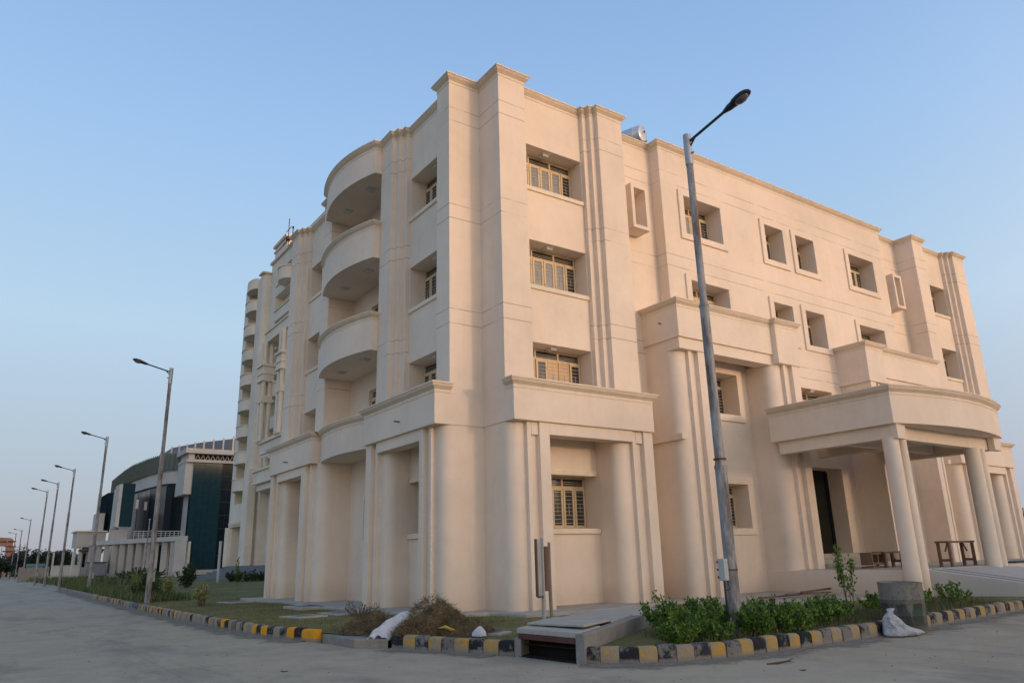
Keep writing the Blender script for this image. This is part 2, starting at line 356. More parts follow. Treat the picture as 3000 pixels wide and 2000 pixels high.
# ------------------------------------------------------------------ window kit (local x right, y inward, z up; origin bottom-left of the frame)
_wcache = {}
def make_window(wd, ht, ncas, ntr, parent, pos, rz=0, pale=0.0, shut=0, flip=1):
    """wooden frame with casements below a transom row, panes and bar grille as sub-parts"""
    key = (round(wd, 2), round(ht, 2), ncas, ntr, pale, shut)
    if key not in _wcache:
        f = MB(); tz = ht-.30; e = .05
        f.box(0, wd, 0, .09, 0, e); f.box(0, wd, 0, .09, ht-e, ht); f.box(0, wd, .004, .086, tz-.035, tz+.035)
        f.box(0, e, .001, .089, e, ht-e); f.box(wd-e, wd, .001, .089, e, ht-e)
        for i in range(1, ntr): x = wd*i/ntr; f.box(x-.03, x+.03, .0015, .085, tz+.035, ht-e)
        cw = wd/ncas; pn = MB(); pp = MB()
        for i in range(ncas):
            a, b = i*cw+.012, (i+1)*cw-.012
            if shut and i >= ncas-shut-1 and i < ncas-1 or (shut and i < shut): 
                f.box(a, b, -.006, .03, e-.01, tz-.03, 1); continue
            f.box(a, a+.065, -.03, .02, e-.01, tz-.03); f.box(b-.065, b, -.03, .02, e-.01, tz-.03)
            f.box(a+.065, b-.065, -.028, .018, e-.01, e+.06); f.box(a+.065, b-.065, -.028, .018, tz-.10, tz-.03)
            tgt = pp if (i < pale*ncas) else pn
            tgt.box(a+.06, b-.06, -.008, -.002, e+.05, tz-.09)
            f.box(a+.02, a+.045, -.045, -.03, e+.25, e+.31); f.box(b-.045, b-.02, -.045, -.03, tz-.3, tz-.24)
        for i in range(ntr): pn.box(wd*i/ntr+.03, wd*(i+1)/ntr-.03, .04, .046, tz+.03, ht-e)
        b = len(pn.v); pn.v += pp.v; pn.f += [[q+b for q in fc] for fc in pp.f]; pn.m += [1]*len(pp.f)
        gr = MB(); z = e+.12; k = 0
        while z < tz-.08:
            gr.box(e, wd-e, -.0215, -.011, z, z+.013); z += .115
        for i in range(ncas):
            x = (i+.5)*cw; gr.box(x-.006, x+.006, -.0225, -.0095, e+.35+.1*(i % 2), e+.7)
        for z in (tz+.09, tz+.15): gr.box(e, wd-e, .0255, .0345, z, z+.012)
        _wcache[key] = (f.data('window', [M['frame'], M['shutter']]), pn.data('pane', [M['pane'], M['pane_pale']]), gr.data('grille', M['grille']))
    fm, pm, gm = _wcache[key]
    o = bpy.data.objects.new('window', fm); col.objects.link(o); o.parent = parent; o.location = pos; o.rotation_euler = (0, 0, rz)
    for nme, me in (('pane', pm), ('grille', gm)):
        c = bpy.data.objects.new(nme, me); col.objects.link(c); c.parent = o
    return o
def ceiling_light(parent, pos, rz=0):
    m = MB(); m.box(-.16, .16, -.16, .16, -.03, 0); m.loft([[(-.13, -.13, -.03), (.13, -.13, -.03), (.13, .13, -.03), (-.13, .13, -.03)], [(-.10, -.10, -.09), (.10, -.10, -.09), (.10, .10, -.09), (-.10, .10, -.09)]])
    o = m.build('ceiling_light', M['light_fix'], parent); o.location = pos; o.rotation_euler = (0, 0, rz); return o

# ------------------------------------------------------------------ the near building
B = tag(empty('institutional_building', (11, 17, 0)), 'large four-storey cream building with curved balconies and columned porch at the road corner', 'building')
class PB:                                                     # parent with an offset: build in world coordinates
    pass
def bpart(mb, name, mat, smooth=None, bevel=.012):
    o = mb.build(name, mat, B, smooth, True, bevel); o.location = -Vector(B.location); return o
G0 = .25                                                      # ground level at the walls
BB, BT = 5.22, 6.40                                           # ground-floor band
TOP = 16.58
CORN = [(-.10, -.34), (.010, -.34), (.016, -.325), (.010, -.31), (.010, -.225), (.03, -.215), (.045, -.20), (.075, -.165), (.115, -.14), (.12, -.11), (.135, -.105), (.135, -.065), (.165, -.055), (.165, 0), (-.10, 0)]
def corn(zt, k=1.0): return [(a*k*.92 if a > 0 else a, zt+b*k*.88) for a, b in CORN]
def fac_R(X0, Y0): return lambda u, v, z: (X0+u, Y0+v, z)     # right-hand facades: u along +X, v inward (+Y)
def fac_L(X0, Y0): return lambda u, v, z: (X0+v, Y0+u, z)     # left-hand facade: u along +Y, v inward (+X)
FL = [(13.03, 14.57), (9.67, 11.19), (6.31, 7.83)]            # window openings of the three upper floors
ARC_C, ARC_H = 25.33, 2.42                                    # balcony arc centre and half chord (along Y)
ARC_X = 10.14
def bal_arc(x_end, sag, n=18, h=ARC_H, c=ARC_C):
    return [(x_end - sag*(1-(1-2*i/n)**2)**1.0*(1.0), c + h*(1-2*i/n)) for i in range(n+1)]   # from far (+Y) to near

# --- left facade, upper floors
XP, XW = 10.39, 10.88
left_top = [(11.6, 32.8), (10.39, 32.8), (10.39, 31.9), (10.55, 31.9), (10.55, 31.65), (10.72, 31.65), (10.72, 31.4), (10.88, 31.4), (10.88, 28.62), (10.39, 28.62), (10.39, 27.80)]
left_top2 = [(10.39, 22.9), (10.39, 22.0), (10.55, 22.0), (10.55, 21.75), (10.72, 21.75), (10.72, 21.5), (10.88, 21.5), (10.88, 18.72), (10.39, 18.72), (10.39, 17.94), (11.5, 17.94), (11.5, 16.78), (12.52, 16.78), (12.52, 17.32)]
right_mod = lambda o_: [(o_+3.75, 17.32), (o_+3.75, 17.15), (o_+3.94, 17.15), (o_+3.94, 16.97), (o_+4.13, 16.97), (o_+4.13, 16.78), (o_+5.25, 16.78)]
top_path = left_top + [(10.39, 27.76), (10.33, 27.76)] [:0] + bal_arc(ARC_X, .46) + left_top2 + right_mod(11.5) + [(16.75, 17.70), (19.0, 17.70), (19.0, 17.22), (34.1, 17.22), (34.1, 17.7), (36.35, 17.7), (36.35, 16.78), (37.37, 16.78), (37.37, 17.32)] + right_mod(36.35) + [(41.6, 32.0)]
m = MB(); m.sweep(top_path, corn(TOP)); bpart(m, 'cornice', M['trim'], 35, 0)
# corner pier
for nm, poly, mat in (('pier', [(10.39, 18.72), (10.39, 17.94), (11.5, 17.94), (11.5, 16.78), (12.52, 16.78), (12.52, 18.72)], 'scored'),
                      ('pier', [(11.8, 28.62), (10.39, 28.62), (10.39, 27.75), (11.8, 27.75)], 'scored'),
                      ('pilaster', [(11.8, 22.9), (10.39, 22.9), (10.39, 22.0), (10.55, 22.0), (10.55, 21.75), (10.72, 21.75), (10.72, 21.5), (11.8, 21.5)], 'scored'),
                      ('pilaster', [(11.8, 32.8), (10.39, 32.8), (10.39, 31.9), (10.55, 31.9), (10.55, 31.65), (10.72, 31.65), (10.72, 31.4), (11.8, 31.4)], 'scored'),
                      ('pilaster', right_mod(11.5)[1:] + [(16.75, 18.3), (15.25, 18.3)], 'scored'),
                      ('pier', [(36.35, 16.78), (37.37, 16.78), (37.37, 18.7), (36.35, 18.7)], 'scored'),
                      ('pilaster', right_mod(36.35)[1:] + [(41.6, 18.3), (40.1, 18.3)], 'scored')):
    m = MB(); m.prism(poly, BT-.1, TOP-.1); bpart(m, nm, M[mat])
DEP = .62
# recessed window walls
for T, u0, u1, h0, h1, rz, nm in ((fac_L(XW, 0), 18.6, 21.6, 18.721, 21.48, -math.pi/2, 'L'), (fac_L(XW, 0), 28.5, 31.5, 28.621, 31.38, -math.pi/2, 'L'),
                                  (fac_R(0, 17.32), 12.4, 15.3, 12.521, 15.22, 0, 'R'), (fac_R(0, 17.32), 37.2, 40.15, 37.371, 40.07, 0, 'R')):
    m = MB(T); m.grid([u0, u1], [5.3, TOP-.1], [(h0, h1, a, b) for a, b in FL], 0, .75); bpart(m, 'wall', M['plaster'])
    for k, (a, b) in enumerate(FL):
        s = MB(T); s.box(h0, h1+.02, -.06, .62, a-.13, a+.012); bpart(s, 'window_sill', M['sill'])
        wd = h1-h0-.02
        if rz == 0: make_window(wd, b-a-.03, 6, 3, B, Vector((h0+.01, 17.32+DEP-.04, a+.02))-B.location, 0, pale=(.67 if k < 2 else 0), shut=(2 if k == 2 else 0))
        else: make_window(wd, b-a-.03, 6, 3, B, Vector((XW+DEP-.04, h1-.01, a+.02))-B.location, rz)
        ceiling_light(B, Vector(T((h0+h1)/2, .30, b+.002))-B.location)
# balcony walls, slabs, rails
m = MB(); m.grid([22.8, 27.85], [5.0, TOP-.1], [(24.1, 26.0, z0, z0+1.55) for z0 in (6.3, 9.66, 13.02)], 0, .3)
m.v = [(11.5+v, u, z) for u, v, z in m.v]; bpart(m, 'wall', M['plaster'])
for z0 in (6.3, 9.66, 13.02): make_window(1.88, 1.52, 4, 2, B, Vector((11.62, 25.99, z0+.02))-B.location, -math.pi/2)
m = MB(); m.box(10.5, 11.7, 22.75, 22.88, 5.2, TOP-.1); m.box(10.5, 11.7, 27.77, 27.9, 5.2, TOP-.1); bpart(m, 'side_wall', M['plaster'])
lv = [(BB+.0, BT), (8.57, 9.92), (11.98, 13.38), (15.32, TOP-.02)]
for k, (zb, zt) in enumerate(lv):
    if k == 0: continue
    arc_ = bal_arc(ARC_X, .46); outer = [(10.55, 27.75)] + arc_ + [(10.55, 22.91)]; inner = [(10.55, 27.60)] + [(x+.16, y) for x, y in arc_[1:-1]] + [(10.55, 23.07)]
    m = MB(); m.prism(outer + inner[::-1], zb, zt-.05); m.prism([(11.62, ARC_C+ARC_H-.02)] + [(x+.08, min(max(y, ARC_C-ARC_H+.02), ARC_C+ARC_H-.02)) for x, y in arc_] + [(11.62, ARC_C-ARC_H+.02)], zb+.004, zb+.2)
    bpart(m, 'balcony', M['plaster'], 30, 0)
    if k < 3:
        m = MB(); m.sweep([(10.6, 27.75)] + arc_ + [(10.6, 22.91)], corn(zt, .85)); bpart(m, 'cornice', M['trim'], 35, 0)
    for y in (24.2, 26.4): ceiling_light(B, Vector((10.55, y, zb+.002))-B.location)

# --- ground-floor band (left facade, corner, right facade) and its cornice
gb = bal_arc(10.33, .38, h=2.42)
band_cut = 1
band_path = [(11.6, 32.62), (9.9, 32.62), (9.9, 27.55), (10.33, 27.55)] + [p for p in gb if 22.8 < p[1] < 27.5] + [(10.33, 22.72), (9.9, 22.72), (9.9, 17.937), (11.497, 17.937), (11.497, 16.37), (16.80, 16.37), (16.80, 17.6)]
m = MB(); m.sweep(band_path[:-4] + [(10.43, 17.937)], corn(BT)); bpart(m, 'cornice', M['trim'], 35, 0)
m = MB(); m.sweep([(11.497, 16.74)] + band_path[-3:], corn(BT)); bpart(m, 'cornice', M['trim'], 35, 0)
m = MB(); m.prism(band_path[:-1] + [(16.80, 17.9), (12.4, 17.9), (12.4, 18.9), (11.7, 19.4), (11.7, 32.62)], BB, BT-.08)
bpart(m, 'band', M['plaster'], 30, .01)
b2 = [(36.3, 17.9), (36.3, 16.37), (41.66, 16.37), (41.66, 17.9)]
m = MB(); m.sweep(b2, corn(BT)); bpart(m, 'cornice', M['trim'], 35, 0)
m = MB(); m.prism(b2, BB, BT-.08); bpart(m, 'band', M['plaster'])

# --- ground-floor piers: round corner, then two steps forward, square end
def pier_poly(T, u0, u1, v0, vb, r=.42, rnd=True):
    """round corner, face, narrow raised strip, sunk strip, frame; v0 = most forward face"""
    w_ = u1-u0; a, a2, b = u0+w_*.41, u0+w_*.52, u0+w_*.715
    p = [(u0, vb)]
    p += [(u0+r-r*math.cos(R(t)), v0+.2+r-r*math.sin(R(t))) for t in range(0, 91, 10)]
    p += [(a, v0+.2), (a, v0+.07), (a2, v0+.07), (a2, v0+.16), (b, v0+.16), (b, v0), (u1, v0), (u1, vb)]
    return [T(x, y, 0)[:2] for x, y in p]
TL, TR = fac_L(0, 0), fac_R(0, 0)
XG, YG = 9.99, 16.45
FRM = 4.88
# corner: two round corners meeting in the inner angle
cp = [(12.75, 17.6), (12.75, YG), (12.40, YG), (12.40, YG+.16), (12.16, YG+.16), (12.16, YG+.07), (12.02, YG+.07), (12.02, YG+.2)]
cp += [(11.52+.32-.32*math.cos(R(t)), YG+.2+.32-.32*math.sin(R(t))) for t in range(90, -1, -10)]
cp += [(11.52, 17.96)]
cp += [(XG+.2+.32-.32*math.cos(R(t)), 17.96+.32-.32*math.sin(R(t))) for t in range(90, -1, -10)]
cp += [(XG+.2, 18.42), (XG+.07, 18.42), (XG+.07, 18.56), (XG+.16, 18.56), (XG+.16, 18.78), (XG, 18.78), (XG, 19.0), (10.95, 19.0), (12.0, 19.0), (12.0, 17.6)]
m = MB(); m.prism(cp, G0-.3, BB+.02); bpart(m, 'pier', M['plaster'], 35, .008)
m = MB(); m.prism(pier_poly(TR, 15.42, 16.77, YG, 18.3, .32), G0-.3, BB+.02); bpart(m, 'pier', M['plaster'], 35, .008)
m = MB(); m.prism(pier_poly(TL, 21.42, 22.68, XG, 11.5, .30), G0-.3, BB+.02); bpart(m, 'pier', M['plaster'], 35, .008)
m = MB(); m.prism(pier_poly(TL, 27.2, 28.78, XG, 11.5, .40), G0-.3, BB+.02); bpart(m, 'pier', M['plaster'], 35, .008)
m = MB(); m.prism(pier_poly(TL, 31.28, 32.58, XG, 11.5, .30), G0-.3, BB+.02); bpart(m, 'pier', M['plaster'], 35, .008)
m = MB(); m.prism(pier_poly(TR, 36.35, 37.75, YG, 18.3, .32), G0-.3, BB+.02); bpart(m, 'pier', M['plaster'], 35, .008)
m = MB(); m.prism(pier_poly(TR, 40.3, 41.64, YG, 18.3, .32), G0-.3, BB+.02); bpart(m, 'pier', M['plaster'], 35, .008)
# frame beams over the openings
m = MB(); m.box(12.75, 15.95, YG+.004, YG+.5, FRM, BB+.02); bpart(m, 'beam', M['plaster'])
m = MB(); m.box(37.75, 40.8, YG+.004, YG+.5, FRM, BB+.02); bpart(m, 'beam', M['plaster'])
m = MB(); m.box(XG+.004, XG+.5, 19.0, 21.9, FRM, BB+.02); bpart(m, 'beam', M['plaster'])
m = MB(); m.box(XG+.004, XG+.5, 28.78, 31.8, FRM, BB+.02); bpart(m, 'beam', M['plaster'])
# little blocks in the grooves under the band
for x0_, x1_ in ((12.165, 12.395), (15.42+1.35*.52+.003, 15.42+1.35*.715-.003)):
    m = MB(); m.box(x0_, x1_, YG+.065, YG+.3, FRM-.02, BB+.01); bpart(m, 'groove_block', M['plaster'], None, 0)
# back walls of the openings, with window strip
SL, HD = 2.37, 3.95
for T, u0, u1, vb, rz in ((fac_R(0, 17.62), 12.6, 15.5, 0, 0), (fac_R(0, 17.62), 37.6, 40.4, 0, 0), (fac_L(10.95, 0), 18.9, 21.5, 0, 1), (fac_L(10.95, 0), 28.7, 31.4, 0, 1)):
    m = MB(T); m.grid([u0, u1], [G0-.3, BB+.02], [(u0+.15, u1-.07, SL, HD)], 0, .85); bpart(m, 'wall', M['plaster'])
    m = MB(T); m.box(u0+.05, u1-.1, -.09, .6, SL-.14, SL+.012); bpart(m, 'window_sill', M['sill'])
    m = MB(T); m.box(u0+.05, u1-.1, -.05, .10, HD-.02, HD+.13); bpart(m, 'window_hood', M['sill'])
    if rz == 0: make_window(u1-u0-.27, HD-SL-.03, 6, 3, B, Vector((u0+.17, 17.62+.60, SL+.02))-B.location)
    else: make_window(u1-u0-.27, HD-SL-.03, 6, 3, B, Vector((10.95+.60, u1-.10, SL+.02))-B.location, -math.pi/2)
m = MB(fac_L(11.4, 0)); m.grid([22.5, 27.4], [G0-.3, BB+.02], [(24.3, 25.95, 2.35, 3.78)], 0, .3); bpart(m, 'wall', M['plaster'])
make_window(1.63, 1.40, 4, 2, B, Vector((11.5, 25.94, 2.36))-B.location, -math.pi/2)
# --- recesses and the long middle block
for x0, x1, b0, b1 in ((16.6, 19.1, 17.28, 18.10), (34.0, 36.5, 34.45, 35.2)):
    m = MB(); m.box(x0, x1, 17.70, 18.2, G0-.3, TOP-.1); bpart(m, 'wall', M['scored'])
    m = MB(fac_R(0, 17.05)); m.grid([b0, b1], [12.57, 14.28], [(b0+.14, b1-.14, 12.70, 14.13)], 0, .64)
    m.box(b0+.1, b1-.1, .5, .6, 12.6, 14.2); bpart(m, 'box_window', M['plaster'])
rows = {3: (13.03, 14.57), 2: (9.67, 11.17), 1: (6.31, 7.80)}
cols_ = [(20.12, 22.18, 4, 2), (24.92, 26.12, 2, 1), (27.0, 28.3, 2, 1), (30.98, 33.0, 4, 2)]
holes = []
for a, b, nc, ntr in cols_:
    for k in (3, 2): holes.append((a, b, *rows[k], nc, ntr))
holes += [(25.68, 28.12, *rows[1], 5, 3), (20.2, 22.05, *rows[1], 4, 2), (31.1, 32.9, *rows[1], 4, 2), (20.2, 22.05, 2.37, 3.86, 4, 2), (31.1, 32.9, 2.37, 3.86, 4, 2)]
ent = (24.15, 28.02, 1.42, 4.66)
m = MB(fac_R(0, 17.22)); m.grid([19.0, 34.1], [G0-.3, TOP-.1], [h[:4] for h in holes] + [ent], 0, .78); bpart(m, 'wall', M['scored'])
for a, b, z0, z1, nc, ntr in holes:
    if z0 > 5 and not (z0 < 7 and a > 25 and a < 26):
        s = MB(fac_R(0, 17.22)); g = .27; s.grid([a-g, b+g], [z0-.24, z1+.22], [(a, b, z0, z1)], -.07, .001); bpart(s, 'window_surround', M['plaster'])
    elif z0 < 5:
        s = MB(fac_R(0, 17.22)); s.grid([a-.22, b+.25], [z0-.22, z1+.24], [(a, b, z0, z1)], -.05, .001); bpart(s, 'window_surround', M['plaster'])
    make_window(b-a-.02, z1-z0-.03, nc, ntr, B, Vector((a+.01, 17.22+DEP, z0+.01))-B.location, 0, pale=(.5 if z0 > 9 and a < 21 else 0))
ceiling_light(B, Vector((26.9, 17.42, 7.795))-B.location)
m = MB(); m.box(24.15, 28.02, 17.93, 17.98, 1.42, 4.66); bpart(m, 'door', M['door_dark'], None, 0)
m = MB(); [m.box(x-.03, x+.03, 17.87, 17.93, 1.42, 4.6) for x in (24.2, 25.1, 26.05, 27.0, 27.97)]; bpart(m, 'door_frame', M['dark_metal'], None, 0)
# --- two tall bays beside the porch (the second mirrors the first about X = AX)
AX = 26.45
def bay(mir):
    F = (lambda x, y, z: (x, y, z)) if not mir else (lambda x, y, z: (2*AX-x, y, z))
    def P_(poly): return [F(x, y, 0)[:2] for x, y in poly]
    m = MB(F); m.box(17.95, 22.9, 16.05, 17.75, 8.44, 9.68); bpart(m, 'band', M['plaster'])
    path = [(17.95, 17.7), (17.95, 16.05), (22.86, 16.05), (22.86, 15.85), (24.15, 15.85), (24.15, 17.22)]
    pp = P_(path); pp = pp if not mir else pp[::-1]
    m = MB(); m.sweep(pp, corn(9.75, .95)); bpart(m, 'cornice', M['trim'], 35, 0)
    m = MB(F); m.box(18.005, 22.9, 16.13, 16.7, 8.06, 8.46); bpart(m, 'beam', M['plaster'])
    m = MB(F); m.box(22.86, 24.15, 15.85, 17.3, 8.10, 9.68); bpart(m, 'pier_cap', M['plaster'])
    m = MB(); m.prism(P_(pier_poly(TR, 18.02, 19.26, 16.17, 17.75, .34)), G0-.3, 8.46); bpart(m, 'pier', M['plaster'], 35, .008)
    m = MB(); m.prism(P_(pier_poly(TR, 22.66, 24.05, 15.90, 17.3, .38)), G0-.3, 8.12); bpart(m, 'pier', M['plaster'], 35, .008)
    m = MB(F); m.box(17.90, 18.1, 16.25, 17.7, 5.08, 5.28); bpart(m, 'ledge', M['sill'])
bay(False); bay(True)
# --- porch: canopy, columns, terrace, steps, ramp
CX0, CX1, CYF = 22.3, 29.45, 11.78
carc = [(CX0+(CX1-CX0)*i/20, CYF-.55*(1-(2*i/20-1)**2)) for i in range(21)]
cpath = [(CX0, 16.2)] + carc + [(CX1, 16.2)]
m = MB(); m.sweep(cpath, corn(BT)); bpart(m, 'cornice', M['trim'], 35, 0)
m = MB(); m.prism(cpath, BB, BT-.08); bpart(m, 'canopy', M['plaster'], 30, .01)
m = MB(); m.box(CX0+.16, CX0+.5, 12.0, 16.0, 4.80, BB+.02); m.box(CX0+.5, CX1-.6, 12.02, 12.36, 4.804, BB+.02); m.box(CX1-.6, CX1-.26, 12.0, 15.9, 4.796, BB+.02)
m.box(CX0+.5, CX1-.6, 13.9, 14.15, 4.90, BB+.02); m.box(25.6, 25.85, 12.36, 13.9, 4.905, BB+.02); m.box(25.6, 25.85, 14.15, 16.6, 4.905, BB+.02)
m.box(CX0+.12, CX0+.62, 11.78, 12.0, 4.77, BB+.02); m.box(CX1-.72, CX1-.2, 11.78, 12.0, 4.77, BB+.02); bpart(m, 'beam', M['plaster'])
def column(x, y, r, z0, z1, nm='column'):
    m = MB(); n = 28
    m.loft([[(x+q*math.cos(2*math.pi*k/n), y+q*math.sin(2*math.pi*k/n), z) for k in range(n)] for z, q in ((z0, r*1.02), (z0+.4, r*1.0), (z1, r*.97))])
    return bpart(m, nm, M['plaster'], 40, 0)
column(22.56, 12.12, .24, .1, 4.82); column(23.22, 12.16, .175, .1, 4.83)
column(27.72, 12.12, .25, .9, 4.82); column(28.36, 12.16, .185, .9, 4.83)
TZ = .95
m = MB(); m.box(22.62, 40.0, 12.15, 17.25, .1, TZ); bpart(m, 'terrace', M['plaster'])
m = MB(); m.box(22.9, 40.0, 12.3, 17.2, TZ-.02, TZ+.012); bpart(m, 'terrace_floor', M['paver'], None, 0)
for k in range(3):
    m = MB(); m.box(24.2, 28.3+.25*(2-k), 15.9+.42*k, 17.21+.001*k, TZ+.01, TZ+.165*(k+1)); bpart(m, 'step', M['paver'])
RP = [(23.35, 28.6, 12.14, TZ-.002), (24.3, 29.4, 10.1, .58), (25.3, 30.6, 8.6, .22), (26.0, 31.5, 7.4, .012)]
m = MB()
vs = [(a_, y_, z_) for a_, b_, y_, z_ in RP] + [(b_, y_, z_) for a_, b_, y_, z_ in RP] + [(a_, y_, -.02) for a_, b_, y_, z_ in RP] + [(b_, y_, -.02) for a_, b_, y_, z_ in RP]
fs = []
for i in range(3): fs += [(i, i+1, 5+i, 4+i), (8+i, 12+i, 13+i, 9+i), (i, 8+i, 9+i, i+1), (4+i, 5+i, 13+i, 12+i)]
m.add(vs, fs+[(0, 4, 12, 8), (3, 11, 15, 7)]); bpart(m, 'ramp', M['white_pl'])
for o_ in (.35, 1.0):
    m = MB(); m.add([(a_+o_+d_, y_, z_+.006) for d_ in (0, .10) for a_, b_, y_, z_ in RP], [(0, 1, 5, 4), (1, 2, 6, 5), (2, 3, 7, 6)]); bpart(m, 'ramp_strip', M['slate'], None, 0)
for k in range(4):
    m = MB(); m.box(30.6, 44, 12.62-.45*k-.0, 13.4, .2, TZ+.06-.16*k); bpart(m, 'step', M['slate'])
# --- body that closes the shell, roof, parapet back
m = MB(); m.box(13.3, 41.3, 20.0, 32.3, .2, 16.2); m.box(11.65, 13.4, 18.9, 22.74, BT, 16.2); m.box(11.75, 13.4, 27.95, 32.5, BT, 16.2); m.box(16.9, 41.3, 18.25, 20.1, 15.9, 16.25)
m.box(12.0, 13.5, 19.0, 32.4, .2, 5.1); bpart(m, 'body', M['plaster'], None, 0)
m = MB(); m.prism([(10.95, 32.6), (10.95, 18.8), (12.0, 18.8), (12.0, 18.2), (41.2, 18.2), (41.2, 32.6)], 15.9, 16.06); bpart(m, 'roof', M['concrete'], None, 0)
# apron slab round the foot of the walls
ap = [(11.6, 33.5), (9.3, 33.5), (9.3, 30.6), (9.55, 29.2), (9.6, 26.8), (9.25, 26.6), (9.3, 23.4), (9.5, 21.0), (9.6, 18.6), (9.9, 17.35), (11.0, 17.0), (11.3, 15.8), (12.1, 15.55), (14.4, 15.6), (14.7, 16.0), (16.9, 15.9), (17.3, 15.9), (18.2, 15.5), (22.6, 15.3), (22.6, 17.4), (13, 18.4), (12, 33.5)]
m = MB(); m.prism(ap, .05, G0+.02); bpart(m, 'apron', M['paver'], None, .02)
# small fittings: spout pipes and drain stubs on the walls
m = MB()
for a, b in (((9.92, 20.1, 5.6), (9.72, 20.1, 5.6)), ((9.92, 30.2, 5.55), (9.72, 30.2, 5.55)), ((17.97, 16.8, 9.05), (17.83, 16.8, 9.05))): m.tube([a, b], .022, 8)
bpart(m, 'spout', M['rusty'], None, 0)
# roof water tank
T_ = MB(); n = 24; c0 = Vector((19.9, 18.7, 17.92)); dr = Vector((-.35, .94, 0)).normalized(); sidev = Vector((dr.y, -dr.x, 0))
def ring(t, r): return [tuple(c0+dr*t+r*(math.cos(2*math.pi*k/n)*sidev+math.sin(2*math.pi*k/n)*Vector((0, 0, 1)))) for k in range(n)]
T_.loft([ring(0, .02), ring(0, .36), ring(.03, .40), ring(.30, .405), ring(.32, .415), ring(.34, .405), ring(1.2, .405), ring(1.25, .02)])
tk = T_.build('water_tank', M['steel_white'], None, 40); tag(tk, 'white cylindrical water tank lying on the flat roof behind the parapet', 'water tank')
T_ = MB(); T_.tube([c0+dr*-.03+Vector((0, 0, .1)), c0+dr*-.07+Vector((0, 0, .1))], .04, 8); T_.tube([c0+dr*-.02+Vector((0.05, 0, -.32)), c0+dr*-.08+Vector((.05, 0, -.32))], .03, 8)
T_.build('valve', M['dark_metal'], tk)
T_ = MB(); T_.box(19.0, 19.15, 18.6, 19.6, 16.0, 17.55); T_.box(19.75, 19.9, 18.6, 19.4, 16.0, 17.55); T_.build('stand', M['concrete'], tk)

# ------------------------------------------------------------------ ground, roads, kerbs
def struct(mb, name, mat, **k): return tag(mb.build(name, mat, None, **k), kind='structure')
m = MB(); m.add([(-1500, -1500, -.02), (1500, -1500, -.02), (1500, 2500, -.02), (-1500, 2500, -.02)], [(0, 1, 2, 3)]); struct(m, 'ground', M['ground'], recalc=False)
# kerb lines: (x, y) of the road-side foot
KR = [(7.9, 9.62), (8.12, 9.28), (8.5, 8.98), (8.95, 8.74), (9.5, 8.54), (10.2, 8.42), (11.6, 8.38), (13.0, 8.36), (14.3, 8.42), (16.3, 8.62), (19.1, 8.85), (22.5, 9.1), (28, 9.4), (40, 9.8), (70, 10.6)]
KM = [(6.72, 13.85), (6.88, 13.4), (7.24, 12.35), (7.73, 11.20)]
KL = [(5.85, 72.0), (5.62, 52), (5.48, 35), (5.44, 26.8), (5.5, 22.0), (5.66, 18.5), (6.1, 16.15)]
def resample(path, step):
    out = [Vector(path[0])]; acc = 0
    for a, b in zip(path, path[1:]):
        a, b = Vector(a), Vector(b); L = (b-a).length; t = step-acc
        while t <= L: out.append(a.lerp(b, t/L)); t += step
        acc = L-(t-step)
    return out
road = [(-60, -60), (90, -60), (90, 10.9)] + [(x, y) for x, y in KR[::-1]] + [(8.3, 10.3), (7.72, 11.15)] + KM[::-1][1:] + [(6.1, 16.15)] + KL[::-1][1:] + [(6.2, 78), (9, 95), (12, 120), (17, 200), (30, 420), (4, 420), (-5, 200), (-8, 60), (-10, 20)]
m = MB(); m.add([(x, y, .0) for x, y in road], [list(range(len(road)))]); o = struct(m, 'road', M['road'], recalc=False)
def kerb(name, path, seq, wide=.16, hgt=.25, step=.30, seed=1):
    rnd = random.Random(seed); tot = sum((Vector(b)-Vector(a)).length for a, b in zip(path, path[1:])); step = tot/round(tot/step)-1e-5; pts = resample(path, step); mats = ['k_yellow', 'k_black', 'k_yellow2', 'k_black2', 'k_bright', 'k_grey', 'concrete']
    m = MB()
    for i, (a, b) in enumerate(zip(pts, pts[1:])):
        d = (b-a).normalized(); nr = Vector((d.y, -d.x)); h = hgt+rnd.uniform(-.012, .012); j = rnd.uniform(-.012, .012); g = .006
        a2, b2 = a+d*g, b-d*g; r_ = .055; mi = seq(i, a, rnd)
        prof = [(0, -.05), (.0, h-r_), (r_*.3, h-r_*.3), (r_, h), (wide-.01, h), (wide, h-.02), (wide, -.05)]
        ring = lambda p, s: [(p.x-nr.x*(o_+j)+d.x*s, p.y-nr.y*(o_+j)+d.y*s, z) for o_, z in prof]
        def shr(p, s, q):   # chamfered end
            return [(p.x-nr.x*(o_+j), p.y-nr.y*(o_+j), z) for o_, z in prof]
        e = .012
        rings = [[(p[0]-nr.x*.004, p[1]-nr.y*.004, p[2]-.006) for p in ring(a2, 0)], ring(a2, e), ring(b2, -e), [(p[0]-nr.x*.004, p[1]-nr.y*.004, p[2]-.006) for p in ring(b2, 0)]]
        m.loft(rings, True, True, mi)
    return tag(m.build(name, [M[k] for k in mats], None, 35), kind='structure')
def seqR(i, p, rnd): return (1 if rnd.random() < .6 else 3) if i % 2 == 0 else (0 if rnd.random() < .6 else 2)
def seqL(i, p, rnd):
    y = p.y
    if y < 16.6: return 4
    if y > 48: return 6 if rnd.random() < .7 else 5
    if y > 30: return rnd.choice([5, 5, 2, 3]) if rnd.random() < .6 else (4 if i % 2 == 0 else 3)
    return (4 if rnd.random() < .45 else 2) if i % 2 == 0 else (1 if rnd.random() < .6 else 5)
# the outward side of these paths is the road
kerb('kerb', KR, seqR, seed=3)
kerb('kerb', KM[::-1][::-1], seqR, seed=8)
kerb('kerb', [(x, y) for x, y in KL], seqL, seed=5)
